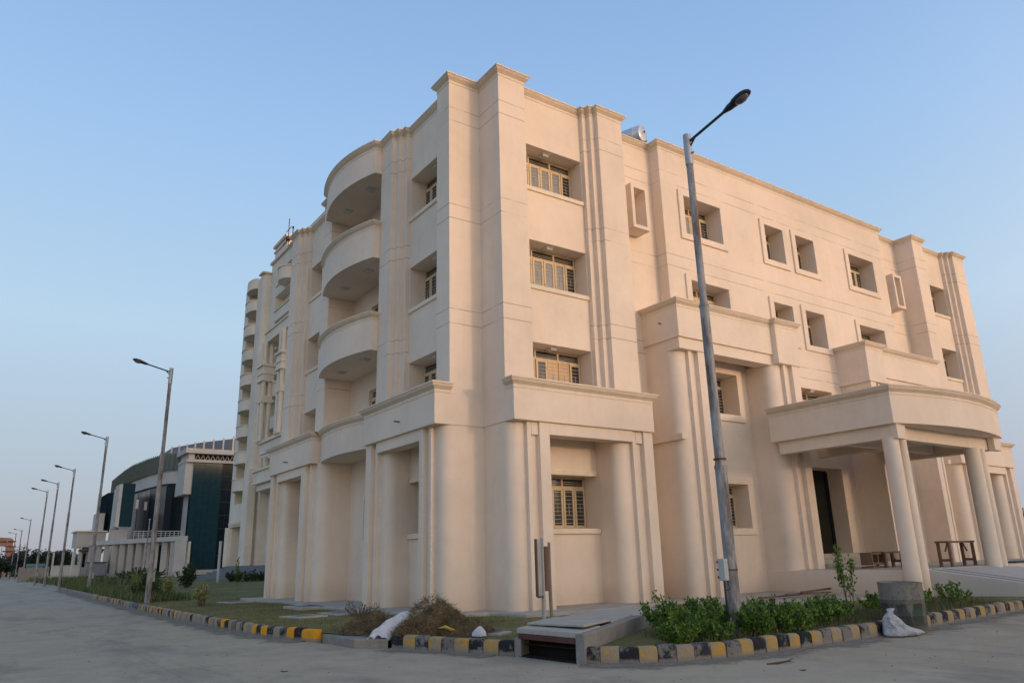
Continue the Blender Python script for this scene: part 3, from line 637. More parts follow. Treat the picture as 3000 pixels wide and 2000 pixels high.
# wind-blown sand lying against the foot of the kerbs
def dust_strip(path, wd, seed):
    rnd = random.Random(seed); P = resample(path, .5); m = MB(); n = len(P); K = 5
    for i, p in enumerate(P):
        a = P[max(i-1, 0)]; b = P[min(i+1, n-1)]; t = (b-a).normalized(); nr = Vector((t.y, -t.x)); w_ = wd*rnd.uniform(.6, 1.3)
        for k in range(K+1): q = k/K; m.v.append((p.x+nr.x*w_*q-nr.x*.01, p.y+nr.y*w_*q-nr.y*.01, .004+.018*(1-q)**2))
    for i in range(n-1):
        for k in range(K): a = i*(K+1)+k; m.f.append([a, a+1, a+K+2, a+K+1]); m.m.append(0)
    o = m.build('sand_drift', M['dust'], None, 80, recalc=False); at = o.data.attributes.new('fall', 'FLOAT', 'POINT')
    for i in range(n):
        for k in range(K+1): at.data[i*(K+1)+k].value = (1-k/K)
    return tag(o, kind='stuff')
t = NT('sand drift'); t.co = t.n('ShaderNodeNewGeometry').outputs['Position']
at_ = t.n('ShaderNodeAttribute'); at_.attribute_name = 'fall'; f_ = t.noise(3.0, 6, .7); g_ = t.noise(40, 4, .7)
M['dust'] = t.done(t.ramp(g_, [(.3, (.20, .165, .125)), (.7, (.36, .31, .24))]), .95, 0, .1)
al = t.ramp(t.math('ADD', at_.outputs['Fac'], t.math('MULTIPLY', t.math('ADD', f_, -.5), 1.6)), [(.25, 0.), (.8, .85)]); t.l(al, t.p.inputs['Alpha'])
dust_strip(KR, .75, 1); dust_strip(KM, .6, 2); dust_strip(KL, .8, 3)
# lawn and planting bed behind the kerbs
def inset(path, d):
    out = []
    P = [Vector(p) for p in path]
    for i, p in enumerate(P):
        a = P[max(i-1, 0)]; b = P[min(i+1, len(P)-1)]; t = (b-a).normalized(); out.append((p.x-t.y*d, p.y+t.x*d))
    return out
LZ = .19
inner = inset(KL, .12) + inset(KM, .12) + inset(KR, .12)
lawn = [(6.0, 73.0)] + inner + [(70, 15.5), (24, 15.6), (11.8, 18.0), (11.8, 73)]
m = MB(); m.add([(x, y, LZ) for x, y in lawn], [list(range(len(lawn)))]); struct(m, 'lawn', M['lawn'], recalc=False)
m = MB(); m.add([(x, y, LZ-.006) for x, y in [(11.0, 33), (26, 33), (26, 120), (9.5, 120), (11.0, 73)]], [[0, 1, 2, 3, 4]])
struct(m, 'lawn', M['lawn'], recalc=False)

# drain inlet with slab cover, side channel and slabs
dv = Vector((.82, .57, 0)); 
A0, A1 = Vector((7.74, 11.05)), Vector((7.86, 9.66))          # mouth on the road side
D = tag(empty('drain_inlet', (7.8, 10.4, 0)), 'open concrete drain inlet with maroon-edged slab top between the painted kerbs', 'drain')
def dpart(mb, n, mat, bevel=.015, **k): o = mb.build(n, mat, D, bevel=bevel, **k); o.location = -Vector(D.location); return o
ax = Vector((.85, .53)); ay = (A0-A1).normalized()            # ax goes inward (towards the building)
def quad2(o_, a, b, la, lb): return [tuple(o_), tuple(o_+a*la), tuple(o_+a*la+b*lb), tuple(o_+b*lb)]
W_ = (A0-A1).length
m = MB(); m.prism(quad2(A1-ay*.16, ax, ay, 6.6, .20), -.1, .44); m.prism(quad2(A0-ay*.04, ax, ay, 6.6, .18), -.1, .30); dpart(m, 'side_wall', M['concrete'])
m = MB(); m.prism(quad2(A1+ax*.02-ay*.02, ax, ay, 1.2, W_+.1), .365, .455); dpart(m, 'slab_top', M['paver'])
m = MB(); m.prism(quad2(A1-ax*.01+ay*.05, ax, ay, .12, W_-.03), .285, .362); dpart(m, 'maroon_edge', M['maroon'], .006)
m = MB(); m.prism(quad2(A1+ax*.35+ay*.04, ax, ay, .05, W_-.02), -.1, .36); m.prism(quad2(A1+ay*.04, ax, ay, .4, W_-.02), .012, .02); dpart(m, 'dark_interior', M['black_in'], 0)
for k in range(4):
    zz = (.46, .43, .395, .36)[k]; m = MB(); o_ = A1+ax*(.45+1.5*k)+ay*(.03-.02*k)
    q = quad2(o_, ax, ay, 1.52, W_+.02); tilt = (.03, .0, .015, 0)[k]
    m.add([(q[0][0], q[0][1], zz+tilt), (q[1][0], q[1][1], zz), (q[2][0], q[2][1], zz-.01), (q[3][0], q[3][1], zz+.005)] + [(q[0][0], q[0][1], zz+tilt+.038), (q[1][0], q[1][1], zz+.038), (q[2][0], q[2][1], zz+.03), (q[3][0], q[3][1], zz+.042)],
          [(3, 2, 1, 0), (4, 5, 6, 7), (0, 1, 5, 4), (1, 2, 6, 5), (2, 3, 7, 6), (3, 0, 4, 7)]); dpart(m, 'cover_slab', M['paver'], .01)
# catch-pit slab at the left
m = MB(); m.prism([(6.24, 16.15), (6.24, 14.48), (6.70, 13.93), (7.3, 15.0), (7.2, 16.15)], -.05, .17)
o = tag(m.build('manhole_slab', M['concrete'], None, bevel=.02), 'rough concrete slab set in the kerb line beside the grass heap', 'slab')
m = MB(); m.prism([(6.6, 14.75), (7.0, 14.75), (7.0, 15.2), (6.6, 15.2)], .16, .18); m.build('cover', M['grey_step'], o, bevel=.005)
for k, (x, y, sx, sy, rz, lab) in enumerate(((7.6, 21.1, .9, 1.0, .2, 'pale broken manhole slab flat in the lawn near the kerb'), (8.7, 31.8, 1.2, 1.1, .1, 'thin pale slab lying in the lawn by the far pier'), (9.0, 24.9, .9, 1.6, 0., 'raised pale slab in the lawn below the curved balconies'),
                                 (8.75, 21.4, .8, 1.2, 0.1, 'pale slab beside the dead shrub near the wall'), (8.45, 12.9, .55, .5, .5, 'square manhole frame flush in the lawn by the drain'))):
    m = MB(); m.box(-sx/2, sx/2, -sy/2, sy/2, 0, .05 if k != 2 else .09); o = m.build('paving_slab', M['paver'], None, bevel=.01); o.location = (x, y, LZ-.01); o.rotation_euler = (0, 0, rz)
    tag(o, lab, 'slab', 'slabs lying in the lawn')
    m = MB(); m.box(-sx*.28, sx*.28, -sy*.25, sy*.25, .04, .06 if k != 2 else .1); m.build('cover', M['grey_step'], o, bevel=.005)

# ------------------------------------------------------------------ street lamps
def lamp_obj(loc, rz, H=9.9, r=.115, two=False, name='street_lamp'):
    e = empty(name, loc, rz)
    m = MB(); m.tube([(0, 0, -.1), (0, 0, H*.30)], r, 16); m.tube([(0, 0, H*.30), (0, 0, H*.31), (0, 0, H*.62)], [r, r*.84, r*.82], 16); m.tube([(0, 0, H*.62), (0, 0, H*.63), (0, 0, H*.95)], [r*.82, r*.66, r*.64], 16)
    m.tube([(0, 0, H*.30-.03), (0, 0, H*.30+.03)], r*1.07, 16); m.tube([(0, 0, H*.62-.02), (0, 0, H*.62+.02)], r*.9, 16)
    m.build('pole', M['pole'], e, 40)
    m = MB(); m.tube([(0, 0, H*.935), (0, 0, H+.06)], r*.74, 14); m.tube([(r*.7, 0, H*.96), (r*1.3, 0, H*.96)], .02, 8); m.build('sleeve', M['pole_top'], e, 40)
    a0 = Vector((r*.2, 0, H-.12)); a1 = Vector((1.0, 0, H+.13)); dh = (a1-a0).normalized()
    m = MB(); m.tube([a0, a1], .030, 10); m.tube([a0+Vector((0, 0, -.16)), a0.lerp(a1, .2)], .02, 8); m.build('arm', M['dark_metal'], e, 40)
    # cobra head: lofted ellipse sections
    rings = []; up = Vector((-dh.z, 0, dh.x))
    for t, wv, hu, hd_ in ((-.06, .035, .03, .03), (.02, .06, .05, .045), (.10, .085, .065, .06), (.18, .09, .07, .06), (.24, .12, .085, .05), (.36, .135, .095, .055), (.48, .13, .085, .05), (.56, .10, .06, .035), (.61, .05, .03, .02)):
        c = a1+dh*t; rings.append([tuple(c+Vector((0, 1, 0))*wv*math.cos(2*math.pi*k/18)+up*((hu if math.sin(2*math.pi*k/18) > 0 else hd_)*math.sin(2*math.pi*k/18))) for k in range(18)])
    m = MB(); m.loft(rings); h = m.build('lamp_head', M['dark_metal'], e, 50)
    rings = []
    for dz, s_ in ((-.035, 1.0), (-.075, .85), (-.095, .4)):
        rings.append([tuple(a1+dh*(.39+.155*s_*math.cos(2*math.pi*k/18))+up*dz+Vector((0, 1, 0))*.105*s_*math.sin(2*math.pi*k/18)) for k in range(18)])
    m = MB(); m.loft(rings); m.build('lens', M['lens'], h, 50)
    return e
def jbox(e, side, z=1.35, s=1.0):
    m = MB(); x, y = side; m.box(x-.075*s, x+.075*s, y-.06, y+.06, z-.2*s, z+.2*s)
    b = m.build('junction_box', M['box_paint'], e, bevel=.015)
    m = MB(); m.tube([(x, y, z-.2*s), (x, y, z-.5), (x*.9, y*.9, .05)], .022, 8); m.tube([(x+.06, y, z-.2*s), (x+.09, y+.02, z-.32), (x, y+.02, z-.36)], .008, 6); m.build('conduit', M['dark_metal'], b)
    m = MB()
    for zz in (z-.13, z, z+.13): m.box(x-.09*s, x-.065*s, y-.072, y-.05, zz-.018, zz+.018)
    m.build('latch', M['dark_metal'], b)
LR = Vector((11.24, 9.33, LZ-.05))
e = lamp_obj(LR, -math.pi/2+.07, 9.95, .112); tag(e, 'tall grey street lamp with rust streaks rising from the green hedge', 'street lamp', 'street lamps along the kerb')
# box is strapped to the pole on its left side
m = MB(); bx = Matrix.Rotation(-e.rotation_euler.z, 4, 'Z') @ Vector((-.185, .02, 0)); jbox(e, (bx.x, bx.y), 1.16, .95)
m = MB(); m.tube([(0, 0, 1.14), (0, 0, 1.165)], .122, 16); m.tube([(0, 0, 3.12), (0, 0, 3.15)], .12, 16); m.build('strap', M['rusty'], e, 40)
lampdata = [(6.05, 35.2), (6.2, 56.6), (6.15, 76.5), (5.9, 89.2), (5.6, 98.8), (6.9, 154), (7.4, 195), (7.0, 212), (6.6, 255), (6.4, 292), (6.2, 330)]
proto = lamp_obj((lampdata[0][0], lampdata[0][1], .12), math.pi, 9.95, .115); jbox(proto, (-.16, -.28), 1.1, 1.0)
LL = ['nearest street lamp of the row along the left road, in front of the glass building', 'second street lamp along the left road, level with the white colonnade', 'third street lamp along the left road, left of the low white gatehouse', 'fourth street lamp along the left road, against open sky',
      'fifth street lamp along the left road, its foot by the low wall', 'street lamp of the left road just behind the gap after the fifth', 'seventh street lamp of the left road, small against the trees', 'eighth street lamp of the left road, close beside the seventh', 'ninth street lamp of the left road, right of the pink arch', 'tenth street lamp of the left road, touching the pink arch', 'farthest street lamp of the left road, over the pink arch']
for i, (x, y) in enumerate(lampdata):
    o = proto if i == 0 else copy_tree(proto)
    o.location = (x, y, .12 if i < 5 else 0); o.rotation_euler = (0, 0, math.pi + random.uniform(-.06, .06))
    tag(o, LL[i], 'street lamp', 'street lamps along the kerb')
# slim post by the glass building and pale post on the lawn
m = MB(); m.tube([(0, 0, 0), (0, 0, 8.0)], .09, 10); o = m.build('flag_pole', M['pole'], None, 40); o.location = (19.5, 118, .1); tag(o, 'plain rusty pole standing in front of the dark glass panels', 'pole')
m = MB(); m.tube([(0, 0, 7.95), (0, 0, 8.1)], .12, 8); m.build('cap', M['pole_top'], o)
m = MB(); m.tube([(0, 0, 0), (0, 0, 3.6)], .13, 12); o = m.build('white_post', M['white_pl'], None, 40); o.location = (17.95, 72, .1); tag(o, 'short thick white post standing on the lawn by the steps', 'post')

# ------------------------------------------------------------------ far tower block
Tb = tag(empty('tower_block', (30, 85, 0)), 'tall cream ten-storey block with stacked round balconies behind the near building', 'building')
def tpart(mb, name, mat, smooth=None, bevel=0):
    o = mb.build(name, mat, Tb, smooth, True, bevel); o.location = -Vector(Tb.location); return o
FZ = [8.0, 11.6, 14.85, 18.05, 21.3, 24.5, 27.7, 30.9, 34.1]      # balcony floor tops of the stack (rail top follows)
# stack section X=25, Y 89.5..97.2
m = MB(fac_L(25.0, 0)); m.grid([90.6, 97.2], [1.4, 36.6], [(91.8, 95.6, z+.05, z+1.95) for z in [f-1.35+1.05 for f in FZ[1:]]] + [(92.1, 95.3, 8.6, 10.4), (92.0, 95.7, 1.4, 6.2)], 0, 1.9); tpart(m, 'wall', M['tower'])
m = MB(); m.prism([(27, 90.62), (25, 90.62)] + [(25+.6-.6*math.cos(R(t)), 89.5+.6-.6*math.sin(R(t))) for t in range(0, 91, 15)] + [(27, 89.5)], 1.4, 36.9); tpart(m, 'corner_wall', M['tower'], 35)
m = MB(); m.box(26.95, 40, 70, 97.1, 1.3, 36.2); tpart(m, 'body', M['tower'])
for f in FZ[1:]:
    zt = f+.05-.25; a_ = [(25.05-.75*math.sin(R(t)), 93.7+1.85*math.cos(R(t))) for t in range(0, 181, 12)]
    m = MB(); m.prism(a_ + [(x+.12, y) for x, y in a_[::-1]], zt-1.35, zt); m.prism([(x+.05, y) for x, y in a_] + [(25.9, 91.85), (25.9, 95.55)], zt-1.34, zt-1.18); tpart(m, 'balcony', M['tower'], 30)
    m = MB(); m.sweep(a_, [(-.1, zt), (.10, zt), (.10, zt+.1), (-.1, zt+.1)]); tpart(m, 'rail_cap', M['sill'], 30)
a_ = [(25.05-.75*math.sin(R(t)), 93.7+1.85*math.cos(R(t))) for t in range(0, 181, 12)]
m = MB(); m.prism(a_, 35.5, 36.85); tpart(m, 'balcony_roof', M['tower'], 30)
for q in ((24.75, 25.3, 91.6, 96.4, 6.2, 6.5), (24.85, 25.3, 91.7, 96.2, 5.95, 6.2)): m = MB(); m.box(*q); tpart(m, 'door_hood', M['trim'])
m = MB(); m.box(24.7, 25.6, 88.9, 91.0, 1.4, 12.3); tpart(m, 'pilaster', M['tower'], None, .05)
m = MB(); m.prism([(24.9+.45*math.cos(R(t)), 96.5+.45*math.sin(R(t))) for t in range(0, 360, 20)], 1.4, 5.95); tpart(m, 'column', M['tower'], 40)
# right section X=25.9
lv2 = [(34.45, 36.25), (31.2, 33.1), (28.0, 29.85)]
m = MB(fac_L(25.95, 0)); m.grid([70, 89.55], [1.4, 38.2], [(70.5, 87.3, a, b) for a, b in lv2] + [(76, 87.3, 24.4, 26.2), (76, 87.3, 21.2, 22.9), (76, 87.3, 18.0, 19.7), (76, 87.3, 14.9, 16.6), (76, 87.0, 12.1, 13.2), (72, 88.4, 1.5, 9.6)], 0, 1.6); tpart(m, 'wall', M['tower'])
for a, b in lv2:
    m = MB(); m.box(25.8, 26.1, 70.5, 87.35, a-.12, a+.02); tpart(m, 'rail_cap', M['sill'])
for zt in (34.9, 21.0):
    c_ = [(25.95-1.3*math.sin(R(t)), 82.2+1.7*math.cos(R(t))) for t in range(0, 181, 12)]
    m = MB(); m.prism(c_, zt-1.5, zt); tpart(m, 'balcony', M['tower'], 30)
    m = MB(); m.sweep(c_, [(-.1, zt), (.12, zt), (.12, zt+.14), (-.1, zt+.14)]); tpart(m, 'rail_cap', M['sill'], 30)
m = MB(); m.box(26.2, 33, 84.9, 89.5, 38.2, 40.3); tpart(m, 'roof_room', M['tower'])
for q in ((25.95, 33.2, 84.7, 89.7, 40.3, 40.65), (26.05, 33.1, 84.8, 89.6, 39.6, 39.85), (25.7, 26.6, 80, 89.7, 38.0, 38.3), (24.75, 27, 89.3, 91.0, 36.8, 37.0)): m = MB(); m.box(*q); tpart(m, 'cornice', M['trim'])
# portico in front of it
m = MB(); m.box(24.0, 26.0, 70, 83.6, 26.0, 27.0); tpart(m, 'band', M['tower'])
m = MB(); m.box(24.5, 26, 76.8, 86.4, 10.35, 11.5); tpart(m, 'band', M['tower'])
for q in ((23.85, 26.0, 70, 83.8, 25.75, 26.0), (23.85, 24.3, 70, 83.75, 27.0, 27.15), (23.9, 24.5, 70, 83.7, 14.25, 14.6), (24.3, 24.7, 76.6, 86.5, 11.5, 11.7), (24.3, 24.7, 76.6, 86.4, 10.1, 10.35)): m = MB(); m.box(*q); tpart(m, 'cornice', M['sill'])
for q in ((24.1, 24.4, 70, 83.4, 13.1, 14.25), (24.7, 26, 76.8, 85.6, 9.4, 10.1), (24.9, 25.2, 83.8, 84.1, 11.7, 13.1), (24.9, 25.2, 85.3, 85.6, 11.7, 13.1)): m = MB(); m.box(*q); tpart(m, 'wall', M['tower'])
for cy in (82.9, 76.5):
    m = MB(); m.box(23.5, 24.8, cy-.9, cy+.9, 21.3, 23.0); tpart(m, 'capital', M['tower'], None, .03)
    for q in ((23.3, 25.0, cy-1.1, cy+1.1, 22.9, 23.15), (23.4, 24.9, cy-1.0, cy+1.0, 22.0, 22.15), (23.4, 24.9, cy-1.0, cy+1.0, 21.2, 21.35), (23.55, 24.75, cy-.85, cy+.85, 18.8, 19.6)): m = MB(); m.box(*q); tpart(m, 'collar', M['sill'], None, .02)
    for dx, dy in ((-.35, -.5), (-.35, .5), (.35, .45), (.35, -.5)):
        m = MB(); m.prism([(24.15+dx+.24*math.cos(R(t)), cy+dy+.24*math.sin(R(t))) for t in range(0, 360, 24)], 14.5, 25.8); tpart(m, 'column', M['tower'], 40)
m = MB(); m.box(27.0, 27.1, 74, 88.4, 1.4, 9.6); tpart(m, 'inner_wall', M['tower'])
m = MB(); m.box(26.9, 27.0, 74, 80.0, 1.4, 9.6); tpart(m, 'door', M['door_dark'])
for k in range(6):
    m = MB(); m.box(21.2+.45*k, 27, 72, 95.5-.8*k, .1, .28+.23*(k+1)*.9); tpart(m, 'step', M['grey_step'])
m = MB(); m.tube([(27.5, 87.0, 40.6), (27.5, 87.0, 42.4)], .06, 6); m.tube([(27.5, 87, 42.5), (27.5, 87, 42.8)], .13, 8); tpart(m, 'mast', M['dark_metal'])
m = MB(); m.tube([(25.2, 81.3, 37.5), (25.2, 81.3, 41.0)], .05, 6); m.tube([(25.2, 83.2, 38.3), (25.2, 79.6, 38.3)], .05, 6); m.tube([(25.2, 82.2, 39.6), (25.2, 80.4, 39.6)], .04, 6); m.box(25.0, 25.4, 80.9, 81.6, 38.2, 38.6); tpart(m, 'aerial', M['rusty'])

# ------------------------------------------------------------------ glass building in the distance
Gb = tag(empty('glass_hall', (30, 150, 0)), 'modern hall with dark teal glass walls, green curved roof edge and white colonnade', 'building')
def gpart(mb, name, mat, smooth=None, bevel=0):
    o = mb.build(name, mat, Gb, smooth, True, bevel); o.location = -Vector(Gb.location); return o
m = MB()
for i in range(5): m.box(31.4+1.05*i, 32.43+1.05*i, 150.0, 152, 1.1, 20.4)
gpart(m, 'glass_wall', M['glassblue'])
m = MB()
for i in range(6): 
    for k in range(8): m.box(36.75+1.05*i, 37.74+1.05*i, 150.4, 152, 1.1+2.42*k, 3.42+2.42*k)
gpart(m, 'glass_wall', M['glassblue2'])
m = MB(); m.box(36.7, 43, 150.5, 151.8, 1.0, 20.4); gpart(m, 'mullion', M['dark_metal'])
for q in ((30.0, 31.4, 150.2, 165, 14.5, 20.4), (31.5, 44, 151.5, 170, .5, 20.4), (29.9, 43.5, 149.5, 170, 20.4, 20.9), (29.6, 43.5, 149.0, 170, 22.0, 22.9), (30.3, 31.4, 149.8, 165, 20.9, 22.0), (31.4, 43.4, 151.0, 165, 20.9, 22.0), (28, 44, 148.2, 150, .1, .95)): m = MB(); m.box(*q); gpart(m, 'wall', M['white_pl'])
m = MB(); m.box(31.3, 43.4, 150.6, 151, 20.9, 22.0); gpart(m, 'slot', M['black_in'])
m = MB()
for i in range(13):
    x = 31.6+.9*i; m.add([(x, 150.3, 20.95), (x+.12, 150.3, 20.95), (x+.57, 150.3, 21.95), (x+.45, 150.3, 21.95), (x, 150.42, 20.95), (x+.12, 150.42, 20.95), (x+.57, 150.42, 21.95), (x+.45, 150.42, 21.95)], [(0, 1, 2, 3), (7, 6, 5, 4), (0, 4, 5, 1), (1, 5, 6, 2), (2, 6, 7, 3), (3, 7, 4, 0)])
    m.add([(x+.78, 150.3, 20.95), (x+.9, 150.3, 20.95), (x+.55, 150.3, 21.95), (x+.43, 150.3, 21.95), (x+.78, 150.42, 20.95), (x+.9, 150.42, 20.95), (x+.55, 150.42, 21.95), (x+.43, 150.42, 21.95)], [(0, 1, 2, 3), (7, 6, 5, 4), (0, 4, 5, 1), (1, 5, 6, 2), (2, 6, 7, 3), (3, 7, 4, 0)])
gpart(m, 'truss', M['white_pl'])
drum = [(26.1, 216), (25.75, 204.5), (25.45, 190.5), (25.5, 180.0), (26.5, 168.4), (27.9, 159.2), (28.8, 157.6), (31.5, 156)]
def offs(path, d): return [(x+d, y+d*.3) for x, y in path]
m = MB(); m.prism(drum+[(45, 156), (45, 216)], 19.6, 22.9); o = gpart(m, 'roof_edge', M['roofgreen'])
m = MB()
pp = resample(drum, 1.1)
for p, q in zip(pp, pp[1:]):
    d = (q-p).normalized(); nn = Vector((d.y, -d.x)); m.box(p.x-.08-.1, p.x+.0, p.y-.07, p.y+.07, 19.5, 23.05)
gpart(m, 'roof_rib', M['roofgreen'])
m = MB(); m.prism(offs(drum, .35)+[(45, 157), (45, 216)], 17.1, 19.6); gpart(m, 'fascia', M['white_pl'])
m = MB(); m.prism(offs(drum, .9)+[(45, 158), (45, 216)], .5, 17.1); gpart(m, 'glass_drum', M['glassblue2'])
m = MB()
pp = resample(offs(drum[3:], .85), 3.0)
for i, p in enumerate(pp[:-1]):
    q = pp[i+1]; d = (q-p).normalized(); nn = Vector((d.y, -d.x))
    if i % 3 != 1: m.prism([tuple(p+d*.05), tuple(q-d*.1), tuple(q-d*.1-nn*.3), tuple(p+d*.05-nn*.3)], 7.2, 16.6+.2*(i % 2))
gpart(m, 'glass_panel', M['glassbrown'])
m = MB(); m.prism([(34.3, 188.4), (38, 177.9), (43.4, 168.4), (60, 160), (60, 200), (34.3, 200)], 21, 28.3); gpart(m, 'upper_roof', M['roofgrey'])
m = MB()
for p in resample([(34.3, 188.4), (38, 177.9), (43.4, 166.5), (50, 161)], 3.2): m.box(p.x-.25, p.x+.1, p.y-.3, p.y-.1, 21, 28.6)
gpart(m, 'roof_post', M['white_pl'])
m = MB(); m.box(19.8, 21.9, 150, 156, 8.6, 16.1); gpart(m, 'glass_bay', M['glassblue']); 
for q in ((19.3, 19.85, 149.9, 154.5, 8.55, 15.9), (19.95, 20.8, 160, 161.2, 8.6, 15.9), (19.95, 22.9, 160.3, 162, 6.0, 8.6), (20.5, 27.3, 152, 158, .2, 6.0)): m = MB(); m.box(*q); gpart(m, 'wall', M['white_pl'])
m = MB(); m.box(21.0, 22.3, 178, 190, 8.9, 16.8); gpart(m, 'dark_bay', M['dark_panel']); m = MB(); m.box(21.4, 23.4, 176, 178, 8.9, 15.7); gpart(m, 'dark_bay', M['dark_panel'])
for x, y, z in ((22.55, 155, 11.8), (25.6, 165, 12.2), (25.0, 150, 6.6)): 
    m = MB(); m.box(x-.25, x+.25, y-4.2, y-4.1, z, z+1.6); gpart(m, 'window', M['white_pl'])
m = MB(); m.box(22.0, 30.0, 146.9, 147, 7.65, 7.75); m.box(22.0, 30.0, 146.9, 147, 7.3, 7.36); m.box(22.0, 30.0, 146.9, 147, 6.95, 7.0)
for i in range(12): m.box(22.0+.72*i, 22.07+.72*i, 146.86, 147.0, 6.4, 7.75)
gpart(m, 'railing', M['rail'])
# colonnade: roof slab and deep fins, stepping back to the left
C0, C1 = Vector((16.6, 158.5)), Vector((26.9, 133.6))
NF = 11; cdv = (C1-C0).normalized()
m = MB(); m.prism([tuple(C0), tuple(C1), (C1.x+1.3, C1.y+.5), (30.5, 151), (C0.x+5, 162)], 5.65, 6.4); gpart(m, 'colonnade_roof', M['white_pl'])
for i in range(NF+1):
    p = C0.lerp(C1, i/NF); m = MB(); m.box(p.x+.12, p.x+.95, p.y+.05, p.y+.50, .1, 5.66) if i < NF else m.box(p.x-.6, p.x+1.1, p.y+.2, p.y+.9, .1, 5.66)
    gpart(m, 'fin', M['white_pl'])
m = MB(); m.prism([(C0.x+4.2, C0.y+1.0), (C1.x+2.4, C1.y+5), (C1.x+2.8, C1.y+5), (C0.x+4.6, C0.y+1.4)], .1, 5.66); gpart(m, 'back_wall', M['tower'])
for a, b in ((.55, .62), (.72, .8)):
    p, q = C0.lerp(C1, a), C0.lerp(C1, b); m = MB(); m.prism([(p.x+3.0, p.y+1.1), (q.x+3.0, q.y+1.1), (q.x+3.25, q.y+1.3), (p.x+3.25, p.y+1.3)], .3, 5.2); gpart(m, 'door', M['glassblue2'])
# rebar on the roof
m = MB()
for x in (39.6, 40.4, 43.6, 44.3, 41.2): m.tube([(x, 152, 22.8), (x, 152, 27.5+random.random()*2)], .07, 5)
m.tube([(39.4, 152, 25), (44.5, 152, 25)], .06, 5); gpart(m, 'rebar', M['rusty'])

gh = tag(empty('gatehouse', (17, 175, 0)), 'low white flat-roofed gatehouse with slim columns left of the colonnade', 'building')
def hp(mb, n, mat): o = mb.build(n, mat, gh); o.location = -Vector(gh.location); return o
for q in ((15.9, 21, 174, 182, 5.8, 8.7), (19.2, 20.6, 176, 182, 8.7, 12.5), (17.3, 20, 175.5, 181, .1, 5.8)): m = MB(); m.box(*q); hp(m, 'wall', M['white_pl'])
m = MB(); m.box(15.5, 21.2, 173.6, 182, 8.7, 8.95); hp(m, 'roof', M['sill'])
for x in (15.7, 16.6): m = MB(); m.box(x, x+.4, 173.8, 174.2, .1, 5.8); hp(m, 'column', M['white_pl'])
m = MB(); m.box(16.6, 18.3, 173, 175.6, 5.0, 5.3); hp(m, 'canopy', M['slate'])
for q in ((17.5, 18.0, 175.4, 175.5, 2, 4.6), (18.6, 19.1, 175.4, 175.5, 2, 4.6)): m = MB(); m.box(*q); hp(m, 'window', M['glassblue2'])
# parked grey van seen from behind, beside the gatehouse
vn = tag(empty('grey_shed', (17.6, 150, 0)), 'small grey box shed standing in front of the gatehouse', 'shed')
m = MB(); m.box(15.9, 18.7, 150, 152, .5, 2.6); o = m.build('body', M['roofgrey'], vn, bevel=.08); o.location = -Vector(vn.location)
m = MB(); m.box(15.7, 18.9, 149.8, 152.2, 2.6, 2.75); o = m.build('roof', M['slate'], vn); o.location = -Vector(vn.location)
m = MB(); m.box(16, 18.6, 150.2, 151.8, 0, .5); o = m.build('base', M['dark_metal'], vn); o.location = -Vector(vn.location)
m = MB(); m.box(10.6, 14.6, 150, 150.3, 0, 2.2); m.box(10.5, 14.7, 149.9, 150.4, 2.2, 2.32); tag(m.build('boundary_wall', M['white_pl']), 'low off-white wall between lamp posts left of the gatehouse', 'wall')
m = MB(); m.box(5.4, 9.2, 134, 134.3, 0, 2.0); [m.box(5.4+.9*i, 5.6+.9*i, 133.9, 134.0, 0, 2.1) for i in range(5)]; tag(m.build('boundary_wall', M['concrete']), 'low grey-brown wall behind the far kerb, left of the white wall', 'wall')
m = MB(); m.box(7.6, 10.2, 160, 163, 2.3, 2.75); m.box(7.8, 10, 160.2, 162.8, 0, 2.3); tag(m.build('teal_shed', M['teal_paint']), 'low shed with a teal roof behind the grey wall', 'shed')
for x, y in ((10.4, 146), (12.6, 140)):
    m = MB(); m.tube([(0, 0, 0), (0, 0, 4.3)], .14, 8); o = m.build('white_post', M['white_pl']); o.location = (x, y, 0); tag(o, 'thin white post by the low wall, '+('left' if x < 11 else 'right')+' one of the pair', 'post')
# pink stone gateway far down the road
ga = tag(empty('stone_gateway', (5, 262, 0)), 'pink sandstone gateway with a layered top at the far end of the road', 'gateway')
def ap_(mb, n, mat): o = mb.build(n, mat, ga); o.location = -Vector(ga.location); return o
m = MB(); m.prism([(x, z) for x, z in ((-6, 0), (8.3, 0), (8.3, 1.7), (7.6, 2.3), (4.9, 2.5), (1, 3.0), (-6, 3.0))], 0, 3); m.v = [(x, 262+z, 8.5+y*.95) for x, y, z in m.v]; ap_(m, 'crown', M['pinkstone'])
for a, b in ((6.7, 8.6), (-5, -3)): m = MB(); m.box(a, b, 262, 265, 2.5, 8.5); ap_(m, 'pier', M['pinkstone'])
for q in ((-6.2, 8.9, 261.5, 265.5, 9.6, 9.85), (6.0, 9.0, 261.5, 265.5, 6.9, 7.2), (6.4, 8.9, 261.6, 265.4, 8.3, 8.5)): m = MB(); m.box(*q); ap_(m, 'cornice', M['rusty'])
for q in ((6.9, 7.5, 261.9, 264, 0, 2.5), (8.1, 8.6, 261.9, 264, 0, 2.5)): m = MB(); m.box(*q); ap_(m, 'foot', M['pinkstone'])
m = MB()
for x in (8.9, 10.1, 11.2): m.tube([(x, 262, 0), (x, 262, 9.0)], .06, 5)
for z in (6.5, 8.2): m.tube([(8.6, 262, z), (12, 262, z)], .06, 5)
ap_(m, 'scaffold', M['rusty'])

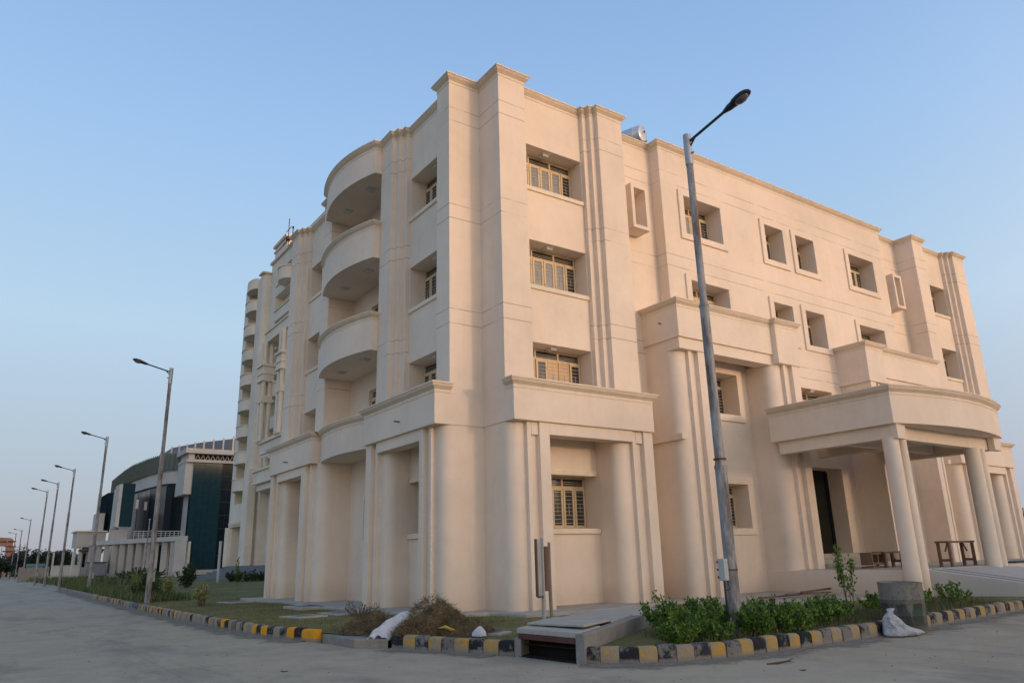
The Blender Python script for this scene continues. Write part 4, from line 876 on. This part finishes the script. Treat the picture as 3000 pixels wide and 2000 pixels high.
# far compound wall on the right, topped with spikes
fw_ = tag(empty('compound_wall', (60, 24, 0)), 'grey compound wall topped with iron spikes behind the far right corner', 'wall')
m = MB(); m.box(50, 95, 26, 26.35, 0, 3.25); m.box(49.95, 95, 25.9, 26.4, 3.25, 3.38); o = m.build('wall_panel', M['concrete'], fw_); o.location = -Vector(fw_.location)
m = MB()
x = 52.0
while x < 88: m.box(x, x+.05, 26.12, 26.17, 3.38, 4.25 + .05*((int(x*10)) % 2)); m.box(x+.11, x+.14, 26.13, 26.16, 3.38, 3.95); x += .27
m.box(50, 90, 26.1, 26.19, 3.5, 3.56); m.box(50, 90, 26.1, 26.19, 3.85, 3.91); o = m.build('spike_rail', M['dark_metal'], fw_); o.location = -Vector(fw_.location)

# ------------------------------------------------------------------ unseen blocks added out of view to shade the low sun
def sun_blocker(name, x0, x1, y0, y1, h, lab):
    e = tag(empty(name, ((x0+x1)/2, (y0+y1)/2, 0)), lab, 'building')
    m = MB(fac_R(0, y1)); ws = []; x = x0+1.5
    while x < x1-3:
        for k in range(int(h//3.4)): ws.append((x, x+1.8, 1.0+3.36*k, 2.5+3.36*k))
        x += 3.6
    m.grid([x0, x1], [0, h], ws, -.4, 0); o = m.build('front_wall', M['tower'], e); o.location = -Vector(e.location)
    m = MB(); m.box(x0+.01, x1-.01, y0, y1-.6, 0, h-.2); o = m.build('body', M['tower'], e); o.location = -Vector(e.location)
    m = MB(); m.box(x0-.3, x1+.3, y0-.3, y1+.3, h, h+.4); o = m.build('roof', M['trim'], e); o.location = -Vector(e.location)
sun_blocker('sun_blocker_near', 2, 110, -84, -70, 11.6, 'long cream block added unseen behind the viewer to shade the low sun')  # added only to keep low sun off the near building's lower walls
sun_blocker('sun_blocker_far', 28, 94, 46, 60, 31, 'tall cream block added out of sight behind the near building to block the sun')  # added unseen, tall enough to shade the tower and the glass hall

# ------------------------------------------------------------------ plants
def leafquad(m, c, L, W, d, n, mi=0):
    """a folded pointed leaf, root at c, along d"""
    s_ = d.cross(n).normalized(); t = c+d*L; a = c+d*L*.45+s_*W*.5-n*L*.04; b = c+d*L*.45-s_*W*.5-n*L*.04; k = c+d*L*.5+n*L*.03
    i = len(m.v); m.v += [tuple(c), tuple(a), tuple(t), tuple(b)]; m.f.append([i, i+1, i+2, i+3]); m.m.append(mi)
def rdir(rnd, up=.0):
    v = Vector((rnd.gauss(0, 1), rnd.gauss(0, 1), rnd.gauss(0, 1)+up)); return v.normalized()
def shrub(name, loc, rx, ry, h, n, L, W, mats, seed, label, cat='shrub', group=None, rz=0, twigs=14, base=.12):
    rnd = random.Random(seed); e = empty(name, loc, rz); tag(e, label, cat, group)
    st = MB(); lf = MB()
    tips = []
    for i in range(twigs):
        a = rnd.uniform(0, 6.283); q = math.sqrt(rnd.random()); hx = h*rnd.uniform(.55, 1.05)*(1-.35*q*q)
        b0 = Vector((rx*q*.45*math.cos(a), ry*q*.45*math.sin(a), 0)); b1 = Vector((rx*q*math.cos(a), ry*q*math.sin(a), hx)); mid = b0.lerp(b1, .5)+Vector((rnd.uniform(-.04, .04), rnd.uniform(-.04, .04), 0))
        st.tube([b0, mid, b1], [.008, .006, .003], 5, False); tips.append((b0, mid, b1))
    per = max(1, n//twigs)
    for b0, mid, b1 in tips:
        for k in range(per):
            t = base+(1-base)*rnd.random()**.7; c = (b0.lerp(mid, t*2) if t < .5 else mid.lerp(b1, t*2-1)) + rdir(rnd)*rnd.uniform(0, .05)*(1+h)
            d = rdir(rnd, .9); nn = rdir(rnd, .5); leafquad(lf, c, L*rnd.uniform(.6, 1.2), W*rnd.uniform(.7, 1.2), d, nn, 0 if rnd.random() < .8 else len(mats)-1)
    st.build('stems', M['stem'], e, recalc=False); lf.build('leaves', [M[k] for k in mats], e, recalc=False); return e
hg = 'leafy shrubs of the kerbside hedge'
hd = [ # x, y, rx, ry, h, n, label
 (10.05, 9.55, .40, .40, .55, 420, 'low end shrub of the hedge beside the drain channel'),
 (9.55, 9.15, .45, .30, .34, 600, 'low trailing shrub at the kerb corner next to the drain'),
 (10.75, 9.7, .60, .55, .85, 1500, 'bushy shrub of the hedge left of the big lamp pole'),
 (10.9, 10.6, .65, .55, .95, 1500, 'tallest dark shrub of the hedge, behind and left of the lamp pole'),
 (11.75, 9.35, .65, .50, .78, 1400, 'dense shrub at the foot of the big lamp pole'),
 (11.9, 10.4, .60, .50, .80, 1200, 'shrub just behind the lamp pole foot'),
 (12.7, 9.5, .65, .5, .72, 1300, 'rounded shrub right of the lamp pole, mid hedge'),
 (13.3, 10.3, .7, .5, .70, 1100, 'loose shrub in the rear of the hedge near the sapling'),
 (11.25, 8.95, .40, .22, .50, 900, 'low shrub at the kerb directly in front of the lamp pole'),
 (10.3, 9.0, .40, .25, .40, 700, 'low shrub hugging the kerb left of the lamp pole'),
 (12.3, 8.92, .45, .22, .46, 800, 'low shrub hugging the kerb right of the lamp pole'),
 (13.6, 9.4, .6, .45, .52, 900, 'low loose shrub between lamp and drum'),
 (14.5, 9.6, .6, .45, .55, 800, 'sparse shrub left of the drum'),
 (15.2, 10.2, .6, .4, .55, 700, 'shrub directly behind the painted drum'),
 (16.9, 9.9, .5, .4, .48, 700, 'low shrub right of the drum'),
 (17.9, 10.0, .7, .45, .62, 1000, 'wide shrub right of the drum by the ramp'),
 (18.9, 10.2, .55, .45, .72, 700, 'tall leggy shrub near the right end of the bed'),
 (20.4, 10.0, .5, .4, .60, 500, 'last shrub of the bed at the right edge'),
]
for i, (x, y, rx, ry, h, n, lab) in enumerate(hd):
    shrub('hedge_shrub', (x, y, LZ), rx*1.08, ry*1.1, h*(.72 if h > .6 else .95), int(n*1.6), .080, .040, ['leaf', 'leaf', 'leaf_dark'], 100+i, lab, 'shrub', hg, twigs=26 if n > 1000 else 14, base=.0)
shrub('sapling', (18.6, 11.7, LZ), .32, .32, 1.75, 420, .10, .055, ['leaf', 'leaf_dark'], 55, 'thin young tree with drooping leaves in front of the porch steps', 'sapling', None, twigs=8, base=.35)
shrub('croton_shrub', (7.1, 30.4, LZ), .28, .28, .85, 260, .15, .06, ['leaf_yel', 'leaf'], 61, 'small yellow variegated shrub in the lawn nearest the near piers', 'shrub', 'small yellow shrubs in the lawn', base=.35)
shrub('croton_shrub', (7.3, 38.0, LZ), .4, .4, 1.1, 260, .17, .07, ['leaf_yel', 'leaf'], 62, 'small yellow variegated shrub just right of the first lamp post of the left road', 'shrub', 'small yellow shrubs in the lawn', base=.35)
shrub('croton_shrub', (9.4, 59.6, LZ), .5, .5, 1.3, 200, .22, .09, ['leaf_yel', 'leaf'], 63, 'small yellow variegated shrub left of the first lamp post of the left road', 'shrub', 'small yellow shrubs in the lawn', base=.35)
shrub('round_bush', (6.75, 39.5, LZ), .75, .8, 1.15, 1500, .13, .07, ['leaf_dark', 'leaf'], 64, 'dark round bush behind the foot of the first lamp post of the left road', 'bush', twigs=34)
for i, (x, y, r_, lab) in enumerate(((19.6, 72.5, 1.0, 'dark clipped bush left of the tower steps'), (20.5, 70, 1.6, 'wide dark bush in front of the tower steps'), (12.2, 57.5, .8, 'thin dark shrub in the middle of the far lawn'), (14.5, 92, 2.4, 'dark bush behind the second lamp, by the colonnade'), (17.5, 104, 2.2, 'flowering pale bush in front of the colonnade'))):
    shrub('bush', (x, y, LZ), r_, r_, .95 if i < 2 else 1.5, 900, .22, .12, ['leaf_dark', 'leaf_far'], 70+i, lab, 'bush', twigs=30)
shrub('sapling', (16.6, 60.5, LZ), .4, .4, 1.9, 110, .2, .1, ['leaf', 'leaf'], 80, 'tiny bright green sapling in front of the tower steps', 'sapling', None, twigs=5, base=.5)
shrub('dead_shrub', (8.9, 20.4, LZ), .6, .4, .4, 180, .06, .03, ['stem', 'leaf_dark'], 81, 'dark dead twiggy shrub on the slab by the wall', 'shrub', None, twigs=26)
# grass: short blades on the near lawn, taller weeds on the verge
def blades(name, n, area, hmin, hmax, wd, mats, seed, dens=None):
    rnd = random.Random(seed); m = MB()
    for i in range(n):
        x, y = area(rnd)
        if dens and rnd.random() > dens(x, y): continue
        h = rnd.uniform(hmin, hmax); a = rnd.uniform(0, 6.283); l_ = rnd.uniform(.1, .6)*h; dx, dy = math.cos(a), math.sin(a); b = len(m.v)
        m.v += [(x-dy*wd, y+dx*wd, LZ-.01), (x+dy*wd, y-dx*wd, LZ-.01), (x+dx*l_, y+dy*l_, LZ+h)]; m.f.append([b, b+1, b+2]); m.m.append(rnd.randrange(len(mats)))
    return tag(m.build(name, [M[k] for k in mats], None, recalc=False), kind='stuff')
def kx(y):
    for (x0, y0), (x1, y1) in zip(KL, KL[1:]):
        if y1 <= y <= y0: return x1+(x0-x1)*(y-y1)/(y0-y1)
    return 6.2
def a_lawn(r):
    y = 15.2+30*r.random()**1.6; return kx(max(y, 16.2))+.2+r.random()*5.0, y
def a_front(r):
    while True:
        x = r.uniform(6.8, 22); y = r.uniform(9, 18)
        t = (x-7.8)*.53-(y-10.4)*.85   # side of the channel
        if y > 9.4 and x+y > 19.2 and (y < 15.6 or x < 10.5) and not (-.9 < t < .9 and x < 14.5): return x, y
def clump(x, y): return .45+.55*math.sin(x*1.9+math.sin(y*1.3)*2)*math.sin(y*1.7+x*.6)
blades('lawn_grass', 60000, a_lawn, .025, .075, .005, ['grass', 'grass', 'straw_g'], 11, clump)
blades('lawn_grass', 26000, a_front, .02, .06, .004, ['grass', 'straw_g', 'grass'], 12, clump)
def a_verge(r): y = 36+45*r.random(); return kx(y)+.15+2.3*r.random(), y
blades('verge_weeds', 16000, a_verge, .15, .50, .018, ['grass_tall', 'grass_tall', 'grass'], 13)
def a_verge2(r): y = 72+60*r.random(); return 6.4+8*r.random(), y
blades('verge_weeds', 6000, a_verge2, .2, .7, .035, ['grass_tall', 'leaf_dark', 'grass'], 14)
def a_bed(r): x = r.uniform(9.8, 21.5); return x, 8.75+(x-10)*.05+r.random()*1.6
blades('bed_weeds', 9000, a_bed, .04, .22, .006, ['grass_tall', 'straw_g', 'straw'], 15)
# heap of cut grass
rnd = random.Random(4); m = MB()
def heap(cx, cy, ax_, ay_, hh, n, base):
    for i in range(n):
        a = rnd.uniform(0, 6.283); q = math.sqrt(rnd.random()); x, y = ax_*q*math.cos(a), ay_*q*math.sin(a)
        z = hh*max(0, 1-q**1.7)*(1+.25*math.sin(3*a)+.15*math.sin(7*a+q*5)) + rnd.uniform(-.03, .03)
        d = rdir(rnd, .15); L = rnd.uniform(.06, .20); c = Vector((cx+x, cy+y, LZ+max(0, z))); s_ = d.cross(rdir(rnd)).normalized()*.005
        b = len(m.v); m.v += [tuple(c-s_), tuple(c+s_), tuple(c+d*L+Vector((0, 0, -.02)))]; m.f.append([b, b+1, b+2]); m.m.append(1 if math.sin(x*5+1)+math.sin(y*7) > .3 and rnd.random() < .7 else 0)
heap(7.72, 13.9, .95, .62, .52, 12000, 0); heap(7.05, 15.4, .7, .6, .34, 5000, 0); heap(8.05, 13.15, .6, .4, .26, 3500, 0)
for cx, cy, ax_, ay_, hh in ((7.72, 13.9, .87, .55, .43), (7.05, 15.4, .62, .52, .27), (8.05, 13.15, .52, .34, .2)):
    rg = []
    for q in (1.0, .85, .65, .4, .15, .01):
        rg.append([(cx+ax_*q*math.cos(R(t))*(1+.05*math.sin(5*R(t))), cy+ay_*q*math.sin(R(t)), LZ-.02+hh*(1-q**1.7)*(1+.25*math.sin(3*R(t)))) for t in range(0, 360, 15)])
    m.loft(rg, False, True, 0)
tag(m.build('grass_heap', [M['straw'], M['straw_g']], None, recalc=False), 'heap of dried cut grass piled behind the kerb beside a white sheet', 'heap')
# crumpled white sheet down the heap
m = MB(); rows_ = []
for i in range(15):
    t = i/14; c = Vector((7.62, 14.1, LZ+.50)).lerp(Vector((6.55, 14.15, LZ+.04)), t); c.z += .10*math.sin(t*math.pi)*1.2 - .02; wv = .17+.05*math.sin(t*5)+.04*t
    row = []
    for k in range(11):
        s_ = k/10-.5; row.append((c.x+.02*math.sin(k*2.1+i)+s_*.35, c.y-s_*wv*2.0, c.z+.045*math.sin(k*1.9+i*.7)-.35*s_*s_+.03*math.sin(i*2.3+k)))
    rows_.append(row)
m.loft(rows_, False, False)
o = m.build('plastic_sheet', M['sheet'], None, 60, recalc=False); tag(o, 'crumpled white plastic sheet spilling from the grass heap to the kerb', 'sheet')
s_m = o.modifiers.new('solid', 'SOLIDIFY'); s_m.thickness = .006; s_m = o.modifiers.new('sub', 'SUBSURF'); s_m.levels = 1; s_m.render_levels = 1
m = MB(); rg = []
for z, r_ in ((0, .14), (.06, .13), (.12, .08), (.17, .02)): rg.append([(r_*math.cos(R(t))*(1+.2*math.sin(3*R(t))), r_*math.sin(R(t)), z) for t in range(0, 360, 30)])
m.loft(rg); o = m.build('paper_scrap', M['sheet'], None, 30); o.location = (8.0, 12.7, LZ+.02); tag(o, 'small white crumpled scrap on the grass left of the drain', 'litter')
m = MB(); m.tube([(0, 0, 0), (.12, -.05, .05), (.28, -.06, .02), (.40, -.02, 0)], [.01, .03, .025, .008], 6); o = m.build('yellow_peel', M['yellow_leaf'], None, 40); o.location = (7.45, 13.3, LZ+.16); o.rotation_euler = (0, .2, -.6); tag(o, 'yellow peel lying on the front of the grass heap', 'litter')

# ------------------------------------------------------------------ drum, sack, sign, benches, odds
e = tag(empty('painted_drum', (15.35, 8.55, 0)), 'battered steel drum painted grey over green at the kerb', 'drum')
rg = []; n = 32
for z, r_ in ((0, .385), (.02, .40), (.30, .398), (.315, .41), (.33, .398), (.60, .40), (.615, .412), (.63, .40), (.90, .40), (.93, .41), (.935, .395), (.90, .385)):
    rg.append([((r_+.012*math.sin(3*R(360*k/n)+z*6))*math.cos(2*math.pi*k/n), (r_+.010*math.sin(2*R(360*k/n)+1+z*3))*math.sin(2*math.pi*k/n), z*1.0+(.015*math.sin(2*math.pi*k/n) if z > .8 else 0)) for k in range(n)])
m = MB(); m.loft(rg, False); o = m.build('shell', M['drum'], e, 60, recalc=False); o.data.materials[0] = M['drum']
m = MB(); m.prism([(.39*math.cos(R(t)), .39*math.sin(R(t))) for t in range(0, 360, 15)], .80, .84); m.build('fill', M['concrete'], e)
m = MB(); rg = []
rnd = random.Random(9)
prof_ = ((0, .34, .19, .07), (.04, .37, .23, .08), (.10, .33, .24, .05), (.17, .25, .21, .0), (.24, .20, .18, -.05), (.31, .17, .15, -.08), (.37, .15, .13, -.10), (.43, .11, .10, -.12), (.48, .06, .06, -.12), (.51, .045, .045, -.11), (.55, .08, .035, -.10), (.60, .10, .02, -.08))
for q, (z, rx, ry, ox) in enumerate(prof_):
    rg.append([(ox+rx*math.cos(R(t))*(1+.10*math.sin(4*R(t)+z*13)+rnd.uniform(-.08, .08))+(.14 if abs(t) < 20 or t > 340 else 0)*(1 if z < .12 else 0), ry*math.sin(R(t))*(1+.14*math.sin(5*R(t)+z*7)+rnd.uniform(-.08, .08)), z+rnd.uniform(-.012, .012)*(z > .02)) for t in range(0, 360, 12)])
m.loft(rg); o = m.build('white_sack', M['sack'], None, 60); o.location = (14.45, 8.22, 0); o.scale = (1.1, 1, .84); o.rotation_euler = (0, 0, -.25); tag(o, 'slumped white woven sack leaning on the drum', 'sack')
s_m = o.modifiers.new('sub', 'SUBSURF'); s_m.levels = 1; s_m.render_levels = 2
# board on two poles, edge-on (seen from its end)
e = tag(empty('notice_board', (9.55, 12.75, LZ)), 'weathered notice board on two bare poles seen almost edge-on', 'board')
m = MB(); m.tube([(0, 0, -.1), (.01, .0, .9), (0, .0, 1.78)], [.038, .035, .033], 9); m.build('post', M['grey_wood'], e, 40)
m = MB(); m.tube([(.28, .10, -.1), (.27, .12, .9), (.28, .11, 1.70)], [.034, .038, .03], 9); m.build('post', M['bare_pole'], e, 40)
m = MB(); m.box(-.13, -.035, -.03, .03, .66, 1.76); m.build('panel', M['grey_wood'], e, bevel=.006)
m = MB(); m.box(.12, .235, .06, .09, .74, 1.62); m.build('panel', M['old_wood'], e, bevel=.006)
m = MB(); m.box(-.155, -.13, -.035, .04, .64, 1.77); m.box(-.13, .0, -.032, .032, .62, .66); m.build('frame', M['old_wood'], e, bevel=.004)
# wooden benches on the terrace
def bench(loc, rz, L, H, lab, n='wooden_bench'):
    e = tag(empty(n, loc, rz), lab, 'bench'); m = MB(); m.box(-L/2, L/2, -.22, .22, H-.06, H); m.build('top', M['old_wood'], e, bevel=.01)
    for sx in (-1, 1):
        for sy in (-1, 1): m = MB(); x = sx*(L/2-.12); m.box(x-.05, x+.05, sy*.17-.04, sy*.17+.04, 0, H-.062); m.build('leg', M['old_wood'], e, bevel=.008)
        m = MB(); x = sx*(L/2-.12); m.box(x-.03, x+.03, -.13, .13, .16, .24); m.build('stretcher', M['old_wood'], e)
        m = MB(); m.tube([(x-sx*.06, 0, H-.32), (x-sx*.28, 0, H-.07)], .03, 6); m.build('brace', M['old_wood'], e)
    return e
bench((26.7, 12.75, TZ+.012), .03, 1.9, .80, 'dark wooden trestle bench standing between the porch columns and ramp')
bench((25.65, 14.5, TZ+.012), -.1, 1.1, .52, 'low dark wooden bench behind the left porch column')
e = tag(empty('wooden_crate', (24.8, 14.6, TZ+.012), .1), 'small dark open crate with pale papers beside the low bench', 'crate')
m = MB(); m.grid([-.45, .45], [.1, .5], [(-.38, -.02, .18, .43), (.04, .38, .18, .43)], -.2, .2); m.build('case', M['old_wood'], e, bevel=.01)
m = MB(); m.box(-.34, -.06, -.05, .1, .19, .40); m.box(.1, .3, -.05, .1, .19, .42); m.build('papers', M['grey_wood'], e)
m = MB(); m.box(-.45, .45, -.2, .2, 0, .06); m.build('base', M['old_wood'], e)
# timber and scraps on the slab by the bay
for i, (x, y, L, rz) in enumerate(((19.8, 14.7, 2.2, .1), (20.6, 14.3, 1.8, -.15), (21.3, 14.5, 2.4, .25))):
    m = MB(); m.box(-L/2, L/2, -.05, .05, 0, .05); o = m.build('plank', M['old_wood'], None, bevel=.006); o.location = (x, y, G0+.03+.05*i); o.rotation_euler = (0, 0, rz); tag(o, ('longest', 'middle', 'top')[i]+' plank of the scrap timber lying behind the hedge', 'plank', 'scrap planks behind the hedge')
m = MB(); m.prism([(17.0, 13.3), (22.4, 12.6), (22.4, 15.4), (17.0, 15.6)], .1, .235); struct(m, 'path', M['paver'], bevel=.01)
# pebbles, leaves and twigs on the road
rnd = random.Random(21); m = MB()
for i in range(900):
    x = rnd.uniform(1.5, 18); y = rnd.uniform(3.0, 26)
    r_ = rnd.uniform(.004, .016)*(1.4 if rnd.random() < .05 else 1)
    m.loft([[(x+r_*math.cos(2*math.pi*k/5+i), y+r_*.8*math.sin(2*math.pi*k/5+i), z) for k in range(5)] for z in (.0, r_*.8)])
# only keep the ones that fall on the road
keep = [j for j in range(0, len(m.f))]
tag(m.build('road_grit', M['concrete'], None), kind='stuff')
m = MB(); m.tube([(0, 0, .012), (.16, -.02, .02), (.34, .03, .03), (.50, .14, .05)], [.008, .016, .014, .004], 7); m.tube([(.34, .03, .03), (.44, .0, .02)], [.010, .003], 5)
o = m.build('curled_stick', M['stem'], None, 50); o.location = (9.75, 7.62, 0); o.rotation_euler = (0, 0, -.45); tag(o, 'curved dry pod-like stick lying on the road below the right kerb', 'stick')
for i, (x, y, s_) in enumerate(((5.0, 7.9, .07), (9.6, 6.9, .05), (4.2, 12.3, .06))):
    m = MB(); p0 = Vector((0, 0, .01))
    for k in range(4): a = rnd.uniform(0, 6.28); p1 = p0+Vector((math.cos(a), math.sin(a), rnd.uniform(0, .15)))*s_; m.tube([p0, p1], .005, 4); p0 = p1*.5
    o = m.build('twig', M['stem'], None); o.location = (x, y, 0); tag(o, ('dry twig on the near road left of the drain', 'tiny dry twig on the road in front of the curved stick', 'dry twig on the left road')[i], 'twig')
# curved dry leaf on the road
# ------------------------------------------------------------------ far trees
def tree(x, y, h, rw, seed, lab, n=1500, L=.6, mat='leaf_far', group='trees beyond the far wall'):
    rnd = random.Random(seed); e = tag(empty('far_tree', (x, y, 0)), lab, 'tree', group)
    m = MB(); m.tube([(0, 0, 0), (.1, 0, h*.3), (0, .1, h*.6)], [h*.03, h*.022, h*.01], 7); blobs = []
    for k in range(9):
        a = rnd.uniform(0, 6.283); q = rnd.uniform(.2, .8); c = Vector((rw*q*math.cos(a), rw*q*math.sin(a), h*rnd.uniform(.42, .85))); blobs.append((c, rnd.uniform(.28, .5)*rw)); m.tube([(0, 0, h*.35), c], [h*.012, h*.004], 5)
    m.build('trunk', M['bark'], e, 40); m = MB()
    for i in range(n):
        c, r_ = blobs[i % 9]; p = c+rdir(rnd)*r_*rnd.random()**.4; p.z = max(p.z, .4); leafquad(m, p, L*rnd.uniform(.5, 1.1), L*.55, rdir(rnd, .2), rdir(rnd, .4))
    m.build('crown', M[mat], e, recalc=False)
tl = [(1.0, 196, 6.6, 4.5, 'dark tree in front of the pink gateway at the left edge'), (5.0, 205, 5.2, 3.0, 'low dark tree under the gateway pier'), (10.5, 238, 7.6, 4.0, 'tall dark tree right of the gateway, behind the lamp row'), (12.6, 246, 5.4, 3.5, 'low tree right of the tall dark tree'), (14.2, 250, 7.6, 2.2, 'open-crowned tree between the fourth and fifth lamps'),
      (16.6, 236, 6.0, 3.5, 'rounded tree left of the second white post'), (18.6, 240, 7.6, 3.0, 'pointed tree behind the right white post'), (21.2, 244, 6.8, 4.0, 'wide tree touching the gatehouse'), (8.6, 230, 6.2, 3.0, 'tree just right of the gateway scaffold')]
for i, (x, y, h, rw, lab) in enumerate(tl): tree(x, y, h, rw, 200+i, lab)
tree(24.0, 215, 13.0, 1.6, 222, 'treetop rising above the gatehouse roof', 500, .7)
rnd = random.Random(31); m = MB()
for i in range(9000):
    x = rnd.uniform(-60, 70); y = 262+rnd.uniform(0, 30) if x > -8 else 200+rnd.uniform(0, 60); z = rnd.random()**1.3*(3.2+.9*math.sin(x*.35)+.8*math.sin(x*.9+1)); leafquad(m, Vector((x, y+6, z)), .9, .6, rdir(rnd), rdir(rnd))
tag(m.build('distant_scrub', M['leaf_far'], None, recalc=False), kind='stuff')
